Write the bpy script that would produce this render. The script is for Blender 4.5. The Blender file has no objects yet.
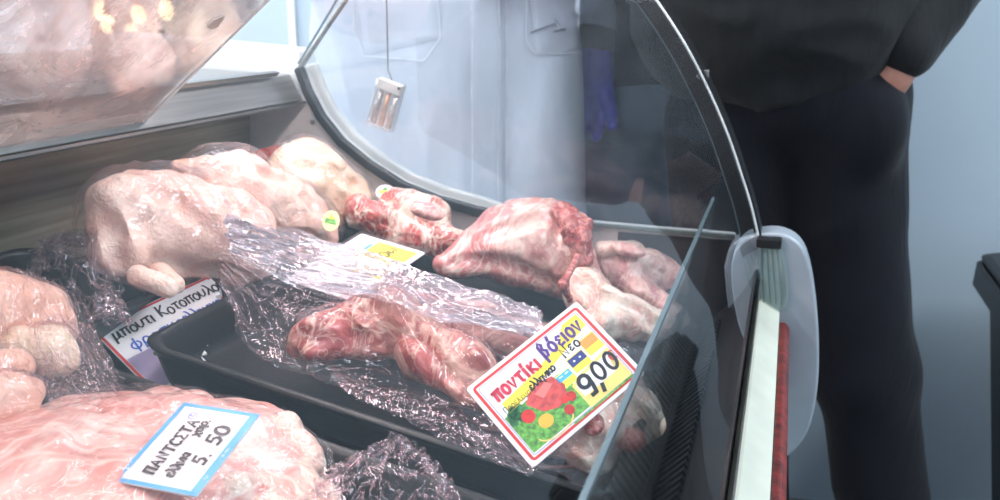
import bpy, math, numpy as np
from mathutils import Vector, Matrix, Euler
from mathutils.bvhtree import BVHTree
S = bpy.context.scene
COL = S.collection
rng = np.random.default_rng(7)

# ---------------------------------------------------------------- camera
F = 900.0
CAM = np.array([0, 0, 1.10])
_p = math.atan(240 / F); _a = math.atan(295 * math.cos(_p) / F)
cf = np.array([-math.sin(_a) * math.cos(_p), math.cos(_a) * math.cos(_p), -math.sin(_p)])
cr = np.array([math.cos(_a), math.sin(_a), 0.0]); cu = np.cross(cr, cf)
cam = bpy.data.cameras.new('camera'); co = bpy.data.objects.new('camera', cam); COL.objects.link(co)
co.matrix_world = Matrix(((cr[0], cu[0], -cf[0], CAM[0]), (cr[1], cu[1], -cf[1], CAM[1]), (cr[2], cu[2], -cf[2], CAM[2]), (0, 0, 0, 1)))
cam.sensor_width = 36; cam.lens = 36 * F / 1000; cam.clip_start = 0.01
cam.dof.use_dof = True; cam.dof.focus_distance = 0.74; cam.dof.aperture_fstop = 9
S.camera = co

def ray(x, y): return cf * F + cr * (x - 500) + cu * (250 - y)
def at(x, y, Y): d = ray(x, y); return CAM + d * Y / d[1]
TILT = math.radians(10.6)
DN = np.array([math.sin(TILT), 0, math.cos(TILT)]); DP = np.array([-.505, 0, .823])
def dk(x, y, h=0): d = ray(x, y); return CAM + d * ((DN @ (DP - CAM) + h) / (DN @ d))
def rimz(X): return .823 - math.tan(TILT) * (X + .505)

# ---------------------------------------------------------------- materials
def lin(c):
    c = [v / 255 for v in c]
    return tuple([(v / 12.92 if v <= .04045 else ((v + .055) / 1.055) ** 2.4) for v in c] + [1.0])
def nodes(name):
    m = bpy.data.materials.new(name); m.use_nodes = True
    nt = m.node_tree; b = nt.nodes['Principled BSDF']
    return m, nt, b, nt.nodes, nt.links
def N(nt, t, **k):
    n = nt.nodes.new(t)
    for a, v in k.items():
        if a in n.inputs: n.inputs[a].default_value = v
        else: setattr(n, a, v)
    return n
def coords(nt, sc=(1, 1, 1), rot=(0, 0, 0)):
    tc = N(nt, 'ShaderNodeTexCoord'); mp = N(nt, 'ShaderNodeMapping')
    mp.inputs['Scale'].default_value = sc; mp.inputs['Rotation'].default_value = rot
    nt.links.new(tc.outputs['Object'], mp.inputs[0]); return mp.outputs[0]
def noise(nt, v, s, d=3, r=.55, dist=0):
    n = N(nt, 'ShaderNodeTexNoise', Scale=s, Detail=d, Roughness=r, Distortion=dist); nt.links.new(v, n.inputs['Vector']); return n.outputs['Fac']
def ramp(nt, f, stops):
    r = N(nt, 'ShaderNodeValToRGB'); nt.links.new(f, r.inputs[0]); e = r.color_ramp.elements
    while len(e) < len(stops): e.new(.5)
    for q, (p, c) in zip(e, stops): q.position = p; q.color = c if len(c) == 4 else lin(c)
    return r.outputs[0]
def bump(nt, f, st, dist=.01, prev=None):
    b = N(nt, 'ShaderNodeBump', Strength=st, Distance=dist); nt.links.new(f, b.inputs['Height'])
    if prev: nt.links.new(prev, b.inputs['Normal'])
    return b.outputs[0]
def mix(nt, f, a, b, mode='MIX'):
    m = N(nt, 'ShaderNodeMix', data_type='RGBA', blend_type=mode)
    for s, v in ((m.inputs['Factor'], f), (m.inputs[6], a), (m.inputs[7], b)):
        if hasattr(v, 'is_output'): nt.links.new(v, s)
        else: s.default_value = v
    return m.outputs[2]

def plain(name, c, rough=.5, metal=0, var=.08, sc=30, bmp=0, coat=0, spec=.5, bsc=None, stretch=(1, 1, 1)):
    m, nt, b, nn, L = nodes(name)
    v = coords(nt, stretch); f = noise(nt, v, sc)
    c0 = lin([max(0, q * (1 - var)) for q in c]); c1 = lin([min(255, q * (1 + var)) for q in c])
    L.new(ramp(nt, f, [(.3, c0), (.7, c1)]), b.inputs['Base Color'])
    b.inputs['Roughness'].default_value = rough; b.inputs['Metallic'].default_value = metal
    b.inputs['Coat Weight'].default_value = coat; b.inputs['Specular IOR Level'].default_value = spec
    if bmp: L.new(bump(nt, noise(nt, v, bsc or sc * 3), bmp, .004), b.inputs['Normal'])
    return m

def flesh(name, lean, fat, deep, sc=9, cut=(.42, .6), streak=1.0, sss=.12, rough=.33, rot=(0, 0, .6), bst=.5):
    """muscle with seams and islands of fat"""
    m, nt, b, nn, L = nodes(name)
    v = coords(nt, (1, streak, 1), rot)
    f1 = noise(nt, v, sc, 4, .6, .8); f2 = noise(nt, v, sc * 4.5, 4, .65, 1.2); f3 = noise(nt, v, sc * .7, 2)
    lc = ramp(nt, f2, [(.3, deep), (.65, lean)])
    fc = ramp(nt, f2, [(.35, [q * .93 for q in fat]), (.7, fat)])
    c = mix(nt, ramp(nt, f1, [(cut[0], (0, 0, 0, 1)), (cut[1], (1, 1, 1, 1))]), lc, fc)
    f4 = noise(nt, v, sc * 1.3, 3, .55, 2.2); f5 = noise(nt, v, sc * 3.1, 3, .6, 1.6)
    k1 = ramp(nt, f4, [(.455, (0, 0, 0, 1)), (.497, (.9, .9, .9, 1)), (.545, (0, 0, 0, 1))])
    k2 = ramp(nt, f5, [(.47, (0, 0, 0, 1)), (.5, (.6, .6, .6, 1)), (.53, (0, 0, 0, 1))])
    seam = mix(nt, 1.0, k1, k2, 'LIGHTEN')
    c = mix(nt, seam, c, lin(fat))
    L.new(c, b.inputs['Base Color'])
    b.inputs['Subsurface Weight'].default_value = sss; b.inputs['Subsurface Radius'].default_value = (1, .35, .25); b.inputs['Subsurface Scale'].default_value = .006
    b.inputs['Roughness'].default_value = rough; b.inputs['Coat Weight'].default_value = .35; b.inputs['Coat Roughness'].default_value = .12
    n1 = bump(nt, f2, bst, .004); n2 = bump(nt, f5, bst * .8, .008, n1); L.new(bump(nt, noise(nt, v, sc * 14, 3), bst * .8, .002, n2), b.inputs['Normal'])
    return m

def skin_chicken(name, c1, c2, c3):
    m, nt, b, nn, L = nodes(name)
    v = coords(nt); f1 = noise(nt, v, 11, 4, .6, .6); f2 = noise(nt, v, 45, 3)
    c = ramp(nt, f1, [(.32, c1), (.5, c2), (.68, c3)])
    c = mix(nt, ramp(nt, f2, [(.45, (0, 0, 0, 1)), (.75, (.35, .35, .35, 1))]), c, lin((205, 140, 128)))
    L.new(c, b.inputs['Base Color'])
    b.inputs['Subsurface Weight'].default_value = .15; b.inputs['Subsurface Radius'].default_value = (1, .4, .25); b.inputs['Subsurface Scale'].default_value = .006
    b.inputs['Roughness'].default_value = .38; b.inputs['Coat Weight'].default_value = .3; b.inputs['Coat Roughness'].default_value = .15
    w = N(nt, 'ShaderNodeTexWave', Scale=16, Distortion=9, Detail=3); L.new(v, w.inputs[0])
    vo = N(nt, 'ShaderNodeTexVoronoi', Scale=260); L.new(v, vo.inputs['Vector'])
    n1 = bump(nt, w.outputs['Fac'], .35, .002); n2 = bump(nt, noise(nt, v, 60, 4, .6, 1.5), .5, .006, n1); L.new(bump(nt, vo.outputs['Distance'], .4, .0015, n2), b.inputs['Normal'])
    return m

def thin(name, tint, base=.04, rough=0.0, haze=0.0, hazec=(255, 255, 255), bmp=0, bsc=60, gl=1.0, dust=False, power=5, gmax=1.0, st=(1, 1, 1)):
    """clear sheet: transparent + fresnel weighted mirror + a little diffuse haze"""
    m = bpy.data.materials.new(name); m.use_nodes = True; nt = m.node_tree; nt.nodes.clear(); L = nt.links
    out = N(nt, 'ShaderNodeOutputMaterial'); tr = N(nt, 'ShaderNodeBsdfTransparent'); tr.inputs[0].default_value = tint
    g = N(nt, 'ShaderNodeBsdfGlossy', Roughness=rough); g.inputs[0].default_value = (gl, gl, gl, 1) if not isinstance(gl, tuple) else gl
    df = N(nt, 'ShaderNodeBsdfDiffuse'); df.inputs[0].default_value = lin(hazec)
    lw = N(nt, 'ShaderNodeLayerWeight', Blend=.5)
    pw = N(nt, 'ShaderNodeMath', operation='POWER'); L.new(lw.outputs['Facing'], pw.inputs[0]); pw.inputs[1].default_value = power
    ma = N(nt, 'ShaderNodeMath', operation='MULTIPLY_ADD'); L.new(pw.outputs[0], ma.inputs[0]); ma.inputs[1].default_value = gmax - base; ma.inputs[2].default_value = base
    m1 = N(nt, 'ShaderNodeMixShader'); L.new(tr.outputs[0], m1.inputs[1]); L.new(df.outputs[0], m1.inputs[2])
    m1.inputs[0].default_value = haze
    v = coords(nt, st)
    if dust:
        f = noise(nt, v, 7, 6, .7, 1.5)
        r = ramp(nt, f, [(.35, (haze * .3,) * 3 + (1,)), (.7, (min(1, haze * 2.2),) * 3 + (1,))]); L.new(r, m1.inputs[0])
    m2 = N(nt, 'ShaderNodeMixShader'); L.new(ma.outputs[0], m2.inputs[0]); L.new(m1.outputs[0], m2.inputs[1]); L.new(g.outputs[0], m2.inputs[2])
    if bmp:
        f1 = noise(nt, v, bsc, 2, .5, 2.0); f2 = noise(nt, v, bsc * 2.7, 2, .5, 3.0)
        n1 = bump(nt, f1, bmp, .012); n2 = bump(nt, ramp(nt, f2, [(.42, (0, 0, 0, 1)), (.5, (1, 1, 1, 1)), (.58, (0, 0, 0, 1))]), bmp * .35, .004, n1)
        L.new(n2, g.inputs['Normal']); L.new(n2, lw.inputs['Normal'])
    L.new(m2.outputs[0], out.inputs[0]); return m

def emit(name, c, s):
    m, nt, b, nn, L = nodes(name); b.inputs['Base Color'].default_value = c; b.inputs['Emission Color'].default_value = c; b.inputs['Emission Strength'].default_value = s; return m

def cloth(name, c, rough=.85, sc=14, weave=350, var=.12, st=(1, 1, .3), bst=.35):
    m, nt, b, nn, L = nodes(name); v = coords(nt, st); f = noise(nt, v, sc, 4, .6, .5)
    L.new(ramp(nt, f, [(.3, [q * (1 - var) for q in c]), (.7, [min(255, q * (1 + var * .4)) for q in c])]), b.inputs['Base Color'])
    b.inputs['Roughness'].default_value = rough; b.inputs['Specular IOR Level'].default_value = .2; b.inputs['Sheen Weight'].default_value = .08
    n1 = bump(nt, f, bst, .02)
    L.new(bump(nt, noise(nt, coords(nt), weave, 1), .15, .001, n1), b.inputs['Normal']); return m

# ---------------------------------------------------------------- objects
def link(name, me, mats, parent=None):
    o = bpy.data.objects.new(name, me); COL.objects.link(o)
    for m in (mats if isinstance(mats, (list, tuple)) else [mats]): me.materials.append(m)
    if parent: o.parent = parent; o.matrix_parent_inverse = Matrix.Identity(4); o.location = -Vector(parent.location) if parent.parent is None else Vector((0, 0, 0))
    return o
def tag(o, label, cat, group=None, kind=None):
    if label: o['label'] = label
    if cat: o['category'] = cat
    if group: o['group'] = group
    if kind: o['kind'] = kind
    return o
def empty(name, loc, label, cat, group=None):
    o = bpy.data.objects.new(name, None); COL.objects.link(o); o.location = loc; o.empty_display_size = .02
    return tag(o, label, cat, group)
class MB:
    def __init__(s): s.v = []; s.f = []; s.m = []
    def add(s, v, f, m=0):
        k = len(s.v); s.v += [tuple(map(float, q)) for q in v]; s.f += [tuple(i + k for i in q) for q in f]; s.m += [m] * len(f)
    def prism(s, poly, f3, d0, d1, m=0):
        """poly of 2-D points, f3(u,v,d) -> world"""
        n = len(poly); v = [f3(a, b, d0) for a, b in poly] + [f3(a, b, d1) for a, b in poly]
        s.add(v, [tuple(range(n))[::-1], tuple(range(n, 2 * n))] + [(i, (i + 1) % n, (i + 1) % n + n, i + n) for i in range(n)], m)
    def box(s, a, b, m=0):
        x0, y0, z0 = a; x1, y1, z1 = b
        s.add([(x0, y0, z0), (x1, y0, z0), (x1, y1, z0), (x0, y1, z0), (x0, y0, z1), (x1, y0, z1), (x1, y1, z1), (x0, y1, z1)],
              [(3, 2, 1, 0), (4, 5, 6, 7), (0, 1, 5, 4), (1, 2, 6, 5), (2, 3, 7, 6), (3, 0, 4, 7)], m)
    def tube(s, pts, r, n=10, m=0, closed=False, sq=None):
        pts = [Vector(map(float, p)) for p in pts]; V = []; K = len(pts); up = None
        for i, p in enumerate(pts):
            t = (pts[min(i + 1, K - 1)] - pts[max(i - 1, 0)]).normalized()
            if up is None: up = t.orthogonal().normalized()
            else: up = (up - t * up.dot(t)).normalized()
            w = t.cross(up); rr = r[i] if isinstance(r, (list, tuple)) else r
            for j in range(n):
                a = 2 * math.pi * j / n; V.append(p + up * math.cos(a) * rr + w * math.sin(a) * rr)
        Fc = [(i * n + j, i * n + (j + 1) % n, (i + 1) * n + (j + 1) % n, (i + 1) * n + j) for i in range(K - 1) for j in range(n)]
        Fc += [tuple(range(n))[::-1], tuple(range((K - 1) * n, K * n))]
        s.add(V, Fc, m)
    def build(s, name, mats, parent=None, bev=0, smooth=False, seg=2):
        me = bpy.data.meshes.new(name); me.from_pydata(s.v, [], s.f); me.update()
        o = link(name, me, mats, parent)
        if any(s.m): me.polygons.foreach_set('material_index', s.m)
        if smooth: me.polygons.foreach_set('use_smooth', [True] * len(me.polygons))
        if bev:
            b = o.modifiers.new('bevel', 'BEVEL'); b.width = bev; b.segments = seg; b.limit_method = 'ANGLE'; b.angle_limit = .6
        return o
def XZ(u, v, d): return (u, d, v)
def box_on(name, a, b, mat, parent, bev=.002):
    m = MB(); m.box(a, b); return m.build(name, mat, parent, bev)

# ---------------------------------------------------------------- noise + implicit surfaces
def h3(i, seed):
    i = i.astype(np.int64)
    h = (i[:, 0] * 374761393 + i[:, 1] * 668265263 + i[:, 2] * 1274126177 + seed * 144269) & 0xffffffff
    h = ((h ^ (h >> 13)) * 1103515245) & 0xffffffff; h = (h ^ (h >> 16)) & 0xffff
    return h / 32767.5 - 1
def vn(p, seed=0):
    i = np.floor(p); f = p - i; u = f * f * (3 - 2 * f); r = 0
    for dx in (0, 1):
        for dy in (0, 1):
            for dz in (0, 1):
                w = (u[:, 0] if dx else 1 - u[:, 0]) * (u[:, 1] if dy else 1 - u[:, 1]) * (u[:, 2] if dz else 1 - u[:, 2])
                r = r + w * h3(i + np.array([dx, dy, dz]), seed)
    return r
def fbm(p, o=3, seed=0):
    r = 0; a = 1; t = 0
    for k in range(o): r = r + a * vn(p * 2 ** k, seed + k); t += a; a *= .5
    return r / t
def tri(x): return np.abs((x % 1.0) * 2 - 1) * 2 - 1

def cap(a, b, ra, rb=None, flat=(1, 1, 1)): return ('c', np.array(a, float), np.array(b, float), ra, ra if rb is None else rb, np.array(flat, float))
def ell(c, r, rot=(0, 0, 0)): return ('e', np.array(c, float), np.array(r, float), np.array(Euler(rot).to_matrix()))
def sub(p, k=None): return ('-', p, k)
def bounds(q):
    if q[0] == 'c':
        R = max(q[3], q[4]) * q[5]; return np.minimum(q[1], q[2]) - R, np.maximum(q[1], q[2]) + R
    if q[0] == 'e': R = max(q[2]); return q[1] - R, q[1] + R
def dist(q, P):
    if q[0] == 'c':
        fl = q[5]; a = q[1] / fl; b = q[2] / fl; X = P / fl; ab = b - a; t = np.clip(((X - a) @ ab) / max(ab @ ab, 1e-12), 0, 1)
        return (np.linalg.norm(X - a - t[..., None] * ab, axis=-1) - (q[3] + (q[4] - q[3]) * t)) * min(fl)
    X = (P - q[1]) @ q[3]; k0 = np.linalg.norm(X / q[2], axis=-1); k1 = np.linalg.norm(X / q[2] ** 2, axis=-1)
    return k0 * (k0 - 1) / np.maximum(k1, 1e-9)
def sdf_mesh(prims, k=.02, res=.004, off=0.0, disp=None):
    bb = [bounds(q) for q in prims if q[0] != '-']
    lo = np.min([b[0] for b in bb], 0) - off - 3 * res; hi = np.max([b[1] for b in bb], 0) + off + 3 * res
    n = np.ceil((hi - lo) / res).astype(int) + 1
    V = np.full(n, .5)
    for q in prims:
        neg = q[0] == '-'; kk = k
        if neg: kk = q[2] if q[2] is not None else k; q = q[1]
        b = bounds(q); mg = kk + off + 3 * res
        i0 = np.maximum(np.floor((b[0] - mg - lo) / res).astype(int), 0); i1 = np.minimum(np.ceil((b[1] + mg - lo) / res).astype(int) + 1, n)
        if np.any(i1 <= i0): continue
        g = [lo[c] + res * np.arange(i0[c], i1[c]) for c in range(3)]
        P = np.stack(np.meshgrid(*g, indexing='ij'), -1); d = dist(q, P) - (0 if neg else off)
        sl = tuple(slice(i0[c], i1[c]) for c in range(3)); A = V[sl]
        if neg:
            d = -d; h = np.maximum(kk - np.abs(A - d), 0) / kk; V[sl] = np.maximum(A, d) + h * h * kk * .25
        else:
            h = np.maximum(kk - np.abs(A - d), 0) / kk; V[sl] = np.minimum(A, d) - h * h * kk * .25
    s = V < 0; c8 = [(i, j, l) for i in (0, 1) for j in (0, 1) for l in (0, 1)]
    def cut(c, arr): return arr[c[0]:n[0] - 1 + c[0], c[1]:n[1] - 1 + c[1], c[2]:n[2] - 1 + c[2]]
    cnt = sum(cut(c, s).astype(int) for c in c8); act = (cnt > 0) & (cnt < 8); idx = np.argwhere(act)
    ids = -np.ones(act.shape, int); ids[act] = np.arange(len(idx))
    acc = np.zeros((len(idx), 3)); num = np.zeros(len(idx))
    for c in c8:
        for ax in range(3):
            if c[ax]: continue
            d = list(c); d[ax] = 1
            a = V[idx[:, 0] + c[0], idx[:, 1] + c[1], idx[:, 2] + c[2]]; b = V[idx[:, 0] + d[0], idx[:, 1] + d[1], idx[:, 2] + d[2]]
            m = (a < 0) != (b < 0); t = np.where(m, a / np.where(m, a - b, 1), 0); p = np.tile(np.array(c, float), (len(idx), 1)); p[:, ax] += t
            acc += p * m[:, None]; num += m
    vert = lo + res * (idx + acc / num[:, None]); faces = []
    for ax in range(3):
        o1, o2 = [(1, 2), (2, 0), (0, 1)][ax]
        sh = [slice(None)] * 3; sh2 = [slice(None)] * 3; sh[ax] = slice(0, n[ax] - 1); sh2[ax] = slice(1, n[ax])
        A = s[tuple(sh)]; B = s[tuple(sh2)]; e = np.argwhere(A != B)
        e = e[(e[:, o1] > 0) & (e[:, o2] > 0) & (e[:, o1] < n[o1] - 1) & (e[:, o2] < n[o2] - 1)]
        ins = A[tuple(e.T)]
        def cid(a, b): q = e.copy(); q[:, o1] -= a; q[:, o2] -= b; return ids[tuple(q.T)]
        Q = np.stack([cid(1, 1), cid(0, 1), cid(0, 0), cid(1, 0)], 1); Q[~ins] = Q[~ins][:, ::-1]; faces.append(Q)
    Fq = np.concatenate(faces); Fq = Fq[(Fq >= 0).all(1)]
    return vert, Fq
def mesh_from(name, v, f):
    me = bpy.data.meshes.new(name); me.from_pydata(v.tolist(), [], f.tolist()); me.update(); me.polygons.foreach_set('use_smooth', [True] * len(me.polygons)); return me
def relax(v, f, it=2, lam=.5):
    for _ in range(it):
        a = np.zeros_like(v); c = np.zeros(len(v))
        for i in range(4):
            np.add.at(a, f[:, i], v[f[:, (i + 1) % 4]]); np.add.at(c, f[:, i], 1)
            np.add.at(a, f[:, i], v[f[:, (i - 1) % 4]]); np.add.at(c, f[:, i], 1)
        v = v + lam * (a / np.maximum(c, 1)[:, None] - v)
    return v
def field(prims, P, k):
    V = np.full(P.shape[:-1], .5)
    for q in prims:
        if q[0] == '-': continue
        d = dist(q, P); h = np.maximum(k - np.abs(V - d), 0) / k; V = np.minimum(V, d) - h * h * k * .25
    return V
def onsurf(prims, k, pts):
    out = []
    for x, y in pts:
        r = ray(x, y); r = r / np.linalg.norm(r); t = .3
        for _ in range(80):
            d = float(field(prims, (CAM + r * t)[None], k)[0])
            if d < .0004: break
            t += max(d * .8, .0004)
            if t > 3: break
        if t < 3: out.append(CAM + r * t)
    return out
def groove(prims, k, lines, r=.005, kk=.012):
    new = []
    for L_ in lines:
        s_ = onsurf(prims, k, [tuple(q) for q in interp(L_, np.linspace(0, 1, 9))]); new += [sub(cap(a, b, r), kk) for a, b in zip(s_, s_[1:]) if np.linalg.norm(a - b) < .06]
    return prims + new
def interp(P, t):
    P = np.array(P, float); d = np.r_[0, np.cumsum(np.linalg.norm(np.diff(P, axis=0), axis=1))]; d /= d[-1]
    return np.stack([np.interp(t, d, P[:, i]) for i in range(P.shape[1])], 1)
OCC = {}
def blob(name, prims, mat, parent=None, k=.02, res=.004, off=0, lump=0, lsc=25, it=1, st=(1, 1, 1), fold=0, fsc=(8, 8, 3), floor=None, seed=0, mats_fn=None):
    v, f = sdf_mesh(prims, k, res, off); v = relax(v, f, it)
    me = mesh_from(name, v, f)
    if lump or fold:
        n = np.zeros(len(v) * 3); me.vertices.foreach_get('normal', n); n = n.reshape(-1, 3); d = 0
        if lump: d = d + lump * fbm(v * lsc * np.array(st), 3, seed)
        if fold: d = d + fold * (1 - np.abs(fbm(v * np.array(fsc), 2, seed + 5)) * 3)
        v = v + n * np.asarray(d)[:, None]
    if floor is not None: v[:, 2] = np.maximum(v[:, 2], floor(v))
    me.vertices.foreach_set('co', v.ravel()); me.update()
    o = link(name, me, mat, parent)
    if parent is None:                      # put the origin at the base of the thing
        c = v.mean(0); c[2] = v[:, 2].min(); me.vertices.foreach_set('co', (v - c).ravel()); me.update(); o.location = c
    OCC[o.name] = (v, f)
    return o
# ---------------------------------------------------------------- palette
M = {}
M['wall'] = plain('pale_blue_wall', (182, 196, 206), .6, var=.02, sc=2, bmp=.05, bsc=90)
M['floor'] = plain('grey_floor_tiles', (120, 122, 124), .4, sc=6)
M['ceil'] = plain('white_ceiling', (225, 228, 230), .8, var=.02)
M['steel'] = plain('brushed_steel', (168, 166, 162), .34, .9, .06, 5, .12, bsc=60, stretch=(40, 1, 40))
M['steel_dark'] = plain('worn_steel_back', (150, 141, 122), .3, .55, .12, 4, .1, bsc=40, stretch=(30, 1, 30))
M['white'] = plain('white_moulding', (226, 228, 228), .4, var=.03, sc=8)
M['grey'] = plain('light_grey_moulding', (208, 204, 202), .45, var=.04, sc=9, bmp=.05)
M['cream'] = plain('cream_rail', (200, 200, 184), .42, var=.05, sc=12, bmp=.05)
M['cap'] = plain('silver_grey_plastic', (158, 166, 174), .42, .15, .03, 20, .05)
M['red'] = plain('scuffed_red_bumper', (104, 34, 30), .5, var=.3, sc=60, bmp=.2)
M['brass'] = plain('brass_strip', (170, 150, 96), .35, .8, .1, 50)
M['black'] = plain('black_plastic', (13, 13, 14), .40, var=.15, sc=40, bmp=.12, bsc=300)
M['rubber'] = plain('black_rubber', (17, 17, 19), .42, var=.25, sc=30, bmp=.2, bsc=120)
M['deck'] = plain('dark_deck', (32, 30, 30), .35, .3, .2, 12)
M['dark_lining'] = plain('dark_interior_panel', (46, 44, 46), .4, .2, .12, 12, .05)  # dark colour of the front interior panels
M['glass'] = thin('clear_curved_glass', (.955, .975, .975, 1), .035, 0, .008, (200, 215, 225), dust=True, gmax=.7)
M['side_glass'] = thin('clear_side_glass', (.93, .96, .965, 1), .03, 0, .014, (205, 215, 225), dust=True, gmax=.6)
M['door_glass'] = thin('smeared_reflection_glass', (.86, .82, .80, 1), .13, .06, .36, (218, 200, 196), dust=True, gmax=.8, power=3, bmp=.02, bsc=9)  # smears, with a milky pink reflection put into the haze colour
M['acrylic'] = thin('clear_acrylic', (.86, .93, .95, 1), .06, .02, .03, gmax=.7)
M['acrylic_edge'] = plain('grey_green_acrylic_edge', (96, 112, 118), .25, var=.05)
M['edge'] = plain('glass_edge_highlight', (215, 222, 222), .2, var=.03, spec=.8)  # near-white tone stands in for the highlight on glass edges
M['clear_green'] = thin('greenish_clear_plastic', (.80, .88, .86, 1), .08, .05, .30, (170, 190, 188), gmax=.6)

# ---------------------------------------------------------------- room
def struct(name, a, b, mat):
    m = MB(); m.box(a, b); o = m.build(name, mat); o['kind'] = 'structure'; return o
struct('floor', (-3.2, -2.5, -.1), (2.6, 2.75, 0), M['floor'])
struct('ceiling', (-3.2, -1.2, 2.75), (2.6, 2.2, 2.85), M['ceil'])
struct('wall_back', (-3.2, 2.0, 0), (2.6, 2.2, 2.75), M['wall'])
struct('wall_left', (-3.3, -1.2, 0), (-3.2, 2.2, 2.75), M['wall'])
struct('wall_right', (2.6, -1.2, 0), (2.7, 2.2, 2.75), M['wall'])
# slim joint strips of the panelled wall
m = MB()
for X in (-1.16,): m.box((X - .010, 1.99, 0), (X + .010, 2.0, 2.75))
o = m.build('trim_1', M['white']); o['kind'] = 'structure'

# ---------------------------------------------------------------- display case
case = empty('refrigerated_display_case', (-.35, .45, 0), 'glass fronted refrigerated meat counter with curved glass, steel back ledge and black deck', 'display case')
YE = 1.15; Y0 = -.45
def part(mb, name, mat, **k): return mb.build(name, mat, case, **k)
# lower cabinet
m = MB(); m.prism([(-1.0, .05), (-.03, .05), (-.03, .60), (-.035, .64), (-1.0, .66)], XZ, Y0, YE + .03); part(m, 'cabinet_body', M['white'], bev=.006)
m = MB(); m.box((-.95, Y0 + .03, 0), (-.08, YE, .05)); part(m, 'plinth', M['black'])
# deck, sloping to the customer
def dz(X, h): return rimz(X) + h / math.cos(TILT)
m = MB(); m.prism([(-.775, dz(-.775, -.052)), (-.05, dz(-.05, -.052)), (-.05, dz(-.05, -.06)), (-.775, dz(-.775, -.06))], XZ, Y0, YE - .005); part(m, 'deck', M['deck'])
# rear inner wall below the ledge
m = MB(); m.prism([(-.775, .70), (-.765, .70), (-.742, .985), (-.752, .985)], XZ, Y0, YE - .004); part(m, 'rear_panel', M['steel_dark'])
# rear ledge: lip, worktop, back edge
m = MB(); m.prism([(-.664, .974), (-.658, .976), (-.676, 1.012), (-.99, 1.022), (-.99, .990), (-.75, .984), (-.70, .980)], XZ, Y0, YE - .002); part(m, 'rear_ledge', M['steel'], bev=.0015)
m = MB(); m.prism([(-.672, .9665), (-.652, .9725), (-.652, .9755), (-.674, .9705)], XZ, Y0, YE - .002); part(m, 'drip_edge', M['steel'])
m = MB(); m.prism([(-.675, 1.0135), (-.668, 1.0125), (-.664, 1.018), (-.672, 1.020)], XZ, Y0, YE - .05); part(m, 'door_track', M['steel'])
# end wall with its curved upper edge following the gasket
gk = [(303, 66), (312, 90), (325, 115), (345, 140), (372, 162), (405, 183), (440, 197), (480, 208), (520, 216), (585, 224), (660, 231), (735, 237)]
gp = [at(x, y, YE) for x, y in gk]; gp2 = [(p[0], p[2]) for p in gp]
low = [(-.045, .60), (-.775, .60), (-.775, .97), (-.664, .976), (-.664, 1.024)]
m = MB(); m.prism(gp2 + low, XZ, YE, YE + .016); part(m, 'end_panel', M['grey'], bev=.003)
# broader outer moulding seen over the gasket
def offs(P, d):
    out = []
    for i, p in enumerate(P):
        a = np.array(P[max(i - 1, 0)]); b = np.array(P[min(i + 1, len(P) - 1)]); t = (b - a) / np.linalg.norm(b - a); out.append((p[0] - t[1] * d, p[1] + t[0] * d))
    return out
up = offs(gp2, .010)
m = MB(); up = up[:8] + gp2[8:]
m.prism(up + low, XZ, YE + .0165, YE + .030); part(m, 'outer_moulding', M['grey'], bev=.003)
m = MB()
g1 = offs(gp2, .004); g0 = offs(gp2, -.011)
nG = 10
M['sill'] = plain('greenish_grey_sill', (92, 100, 94), .5)
m.prism(g1[:nG] + g0[:nG][::-1], XZ, YE - .012, YE - .0005); part(m, 'gasket', M['rubber'], bev=.004, seg=3)
m = MB(); m.prism(g1[nG - 1:] + offs(gp2, -.001)[nG - 1:][::-1], XZ, YE - .008, YE - .0005); part(m, 'sill_strip', M['sill'], bev=.001)
for x, y in ((313, 122), (305, 150)):
    p = at(x, y, YE); m = MB(); m.tube([p, p - np.array([0, .002, 0])], .0035, 12); part(m, 'screw', M['steel'])
m = MB(); m.prism([(-.20, .60), (-.022, .60), (-.022, .80), (-.045, .8165), (-.20, .8165)], XZ, YE - .003, YE - .0005); part(m, 'front_corner_lining', M['dark_lining'])
# side glass
arc = [(-.020, .826), (-.033, .870), (-.046, .905), (-.066, .955), (-.092, 1.008), (-.122, 1.060), (-.160, 1.113), (-.205, 1.165), (-.258, 1.212), (-.318, 1.250), (-.372, 1.272)]
def smooth2(P, n=4):
    out = []
    for i in range(len(P) - 1):
        p0 = np.array(P[max(i - 1, 0)]); p1 = np.array(P[i]); p2 = np.array(P[i + 1]); p3 = np.array(P[min(i + 2, len(P) - 1)])
        for k in range(n):
            t = k / n; out.append(tuple(.5 * ((2 * p1) + (-p0 + p2) * t + (2 * p0 - 5 * p1 + 4 * p2 - p3) * t * t + (-p0 + 3 * p1 - 3 * p2 + p3) * t ** 3)))
    return out + [tuple(P[-1])]
arcs = smooth2(arc)
rearE = [(-.652, 1.028), (-.620, 1.070), (-.589, 1.112), (-.54, 1.165), (-.47, 1.225), (-.40, 1.268)]
m = MB(); P = offs(gp2, .0045)[:0] + [(p[0], p[1] + .001) for p in g1] + arcs + rearE[::-1]
m.prism(P, XZ, YE + .010 - .03, YE + .014 - .03)
part(m, 'side_glass', M['side_glass'])
# thin line of the ground rear edge of that pane
m = MB(); m.tube([(x - .001, YE - .018, z) for x, z in rearE], .0016, 6); part(m, 'pane_edge', M['acrylic_edge'])
# curved front glass
m = MB(); ar = smooth2(arc, 4); v = []
for x, z in ar: v += [(x, Y0, z), (x, YE - .001, z)]
m.add(v, [(2 * i, 2 * i + 1, 2 * i + 3, 2 * i + 2) for i in range(len(ar) - 1)])
part(m, 'front_glass', M['glass'], smooth=True)
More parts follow.
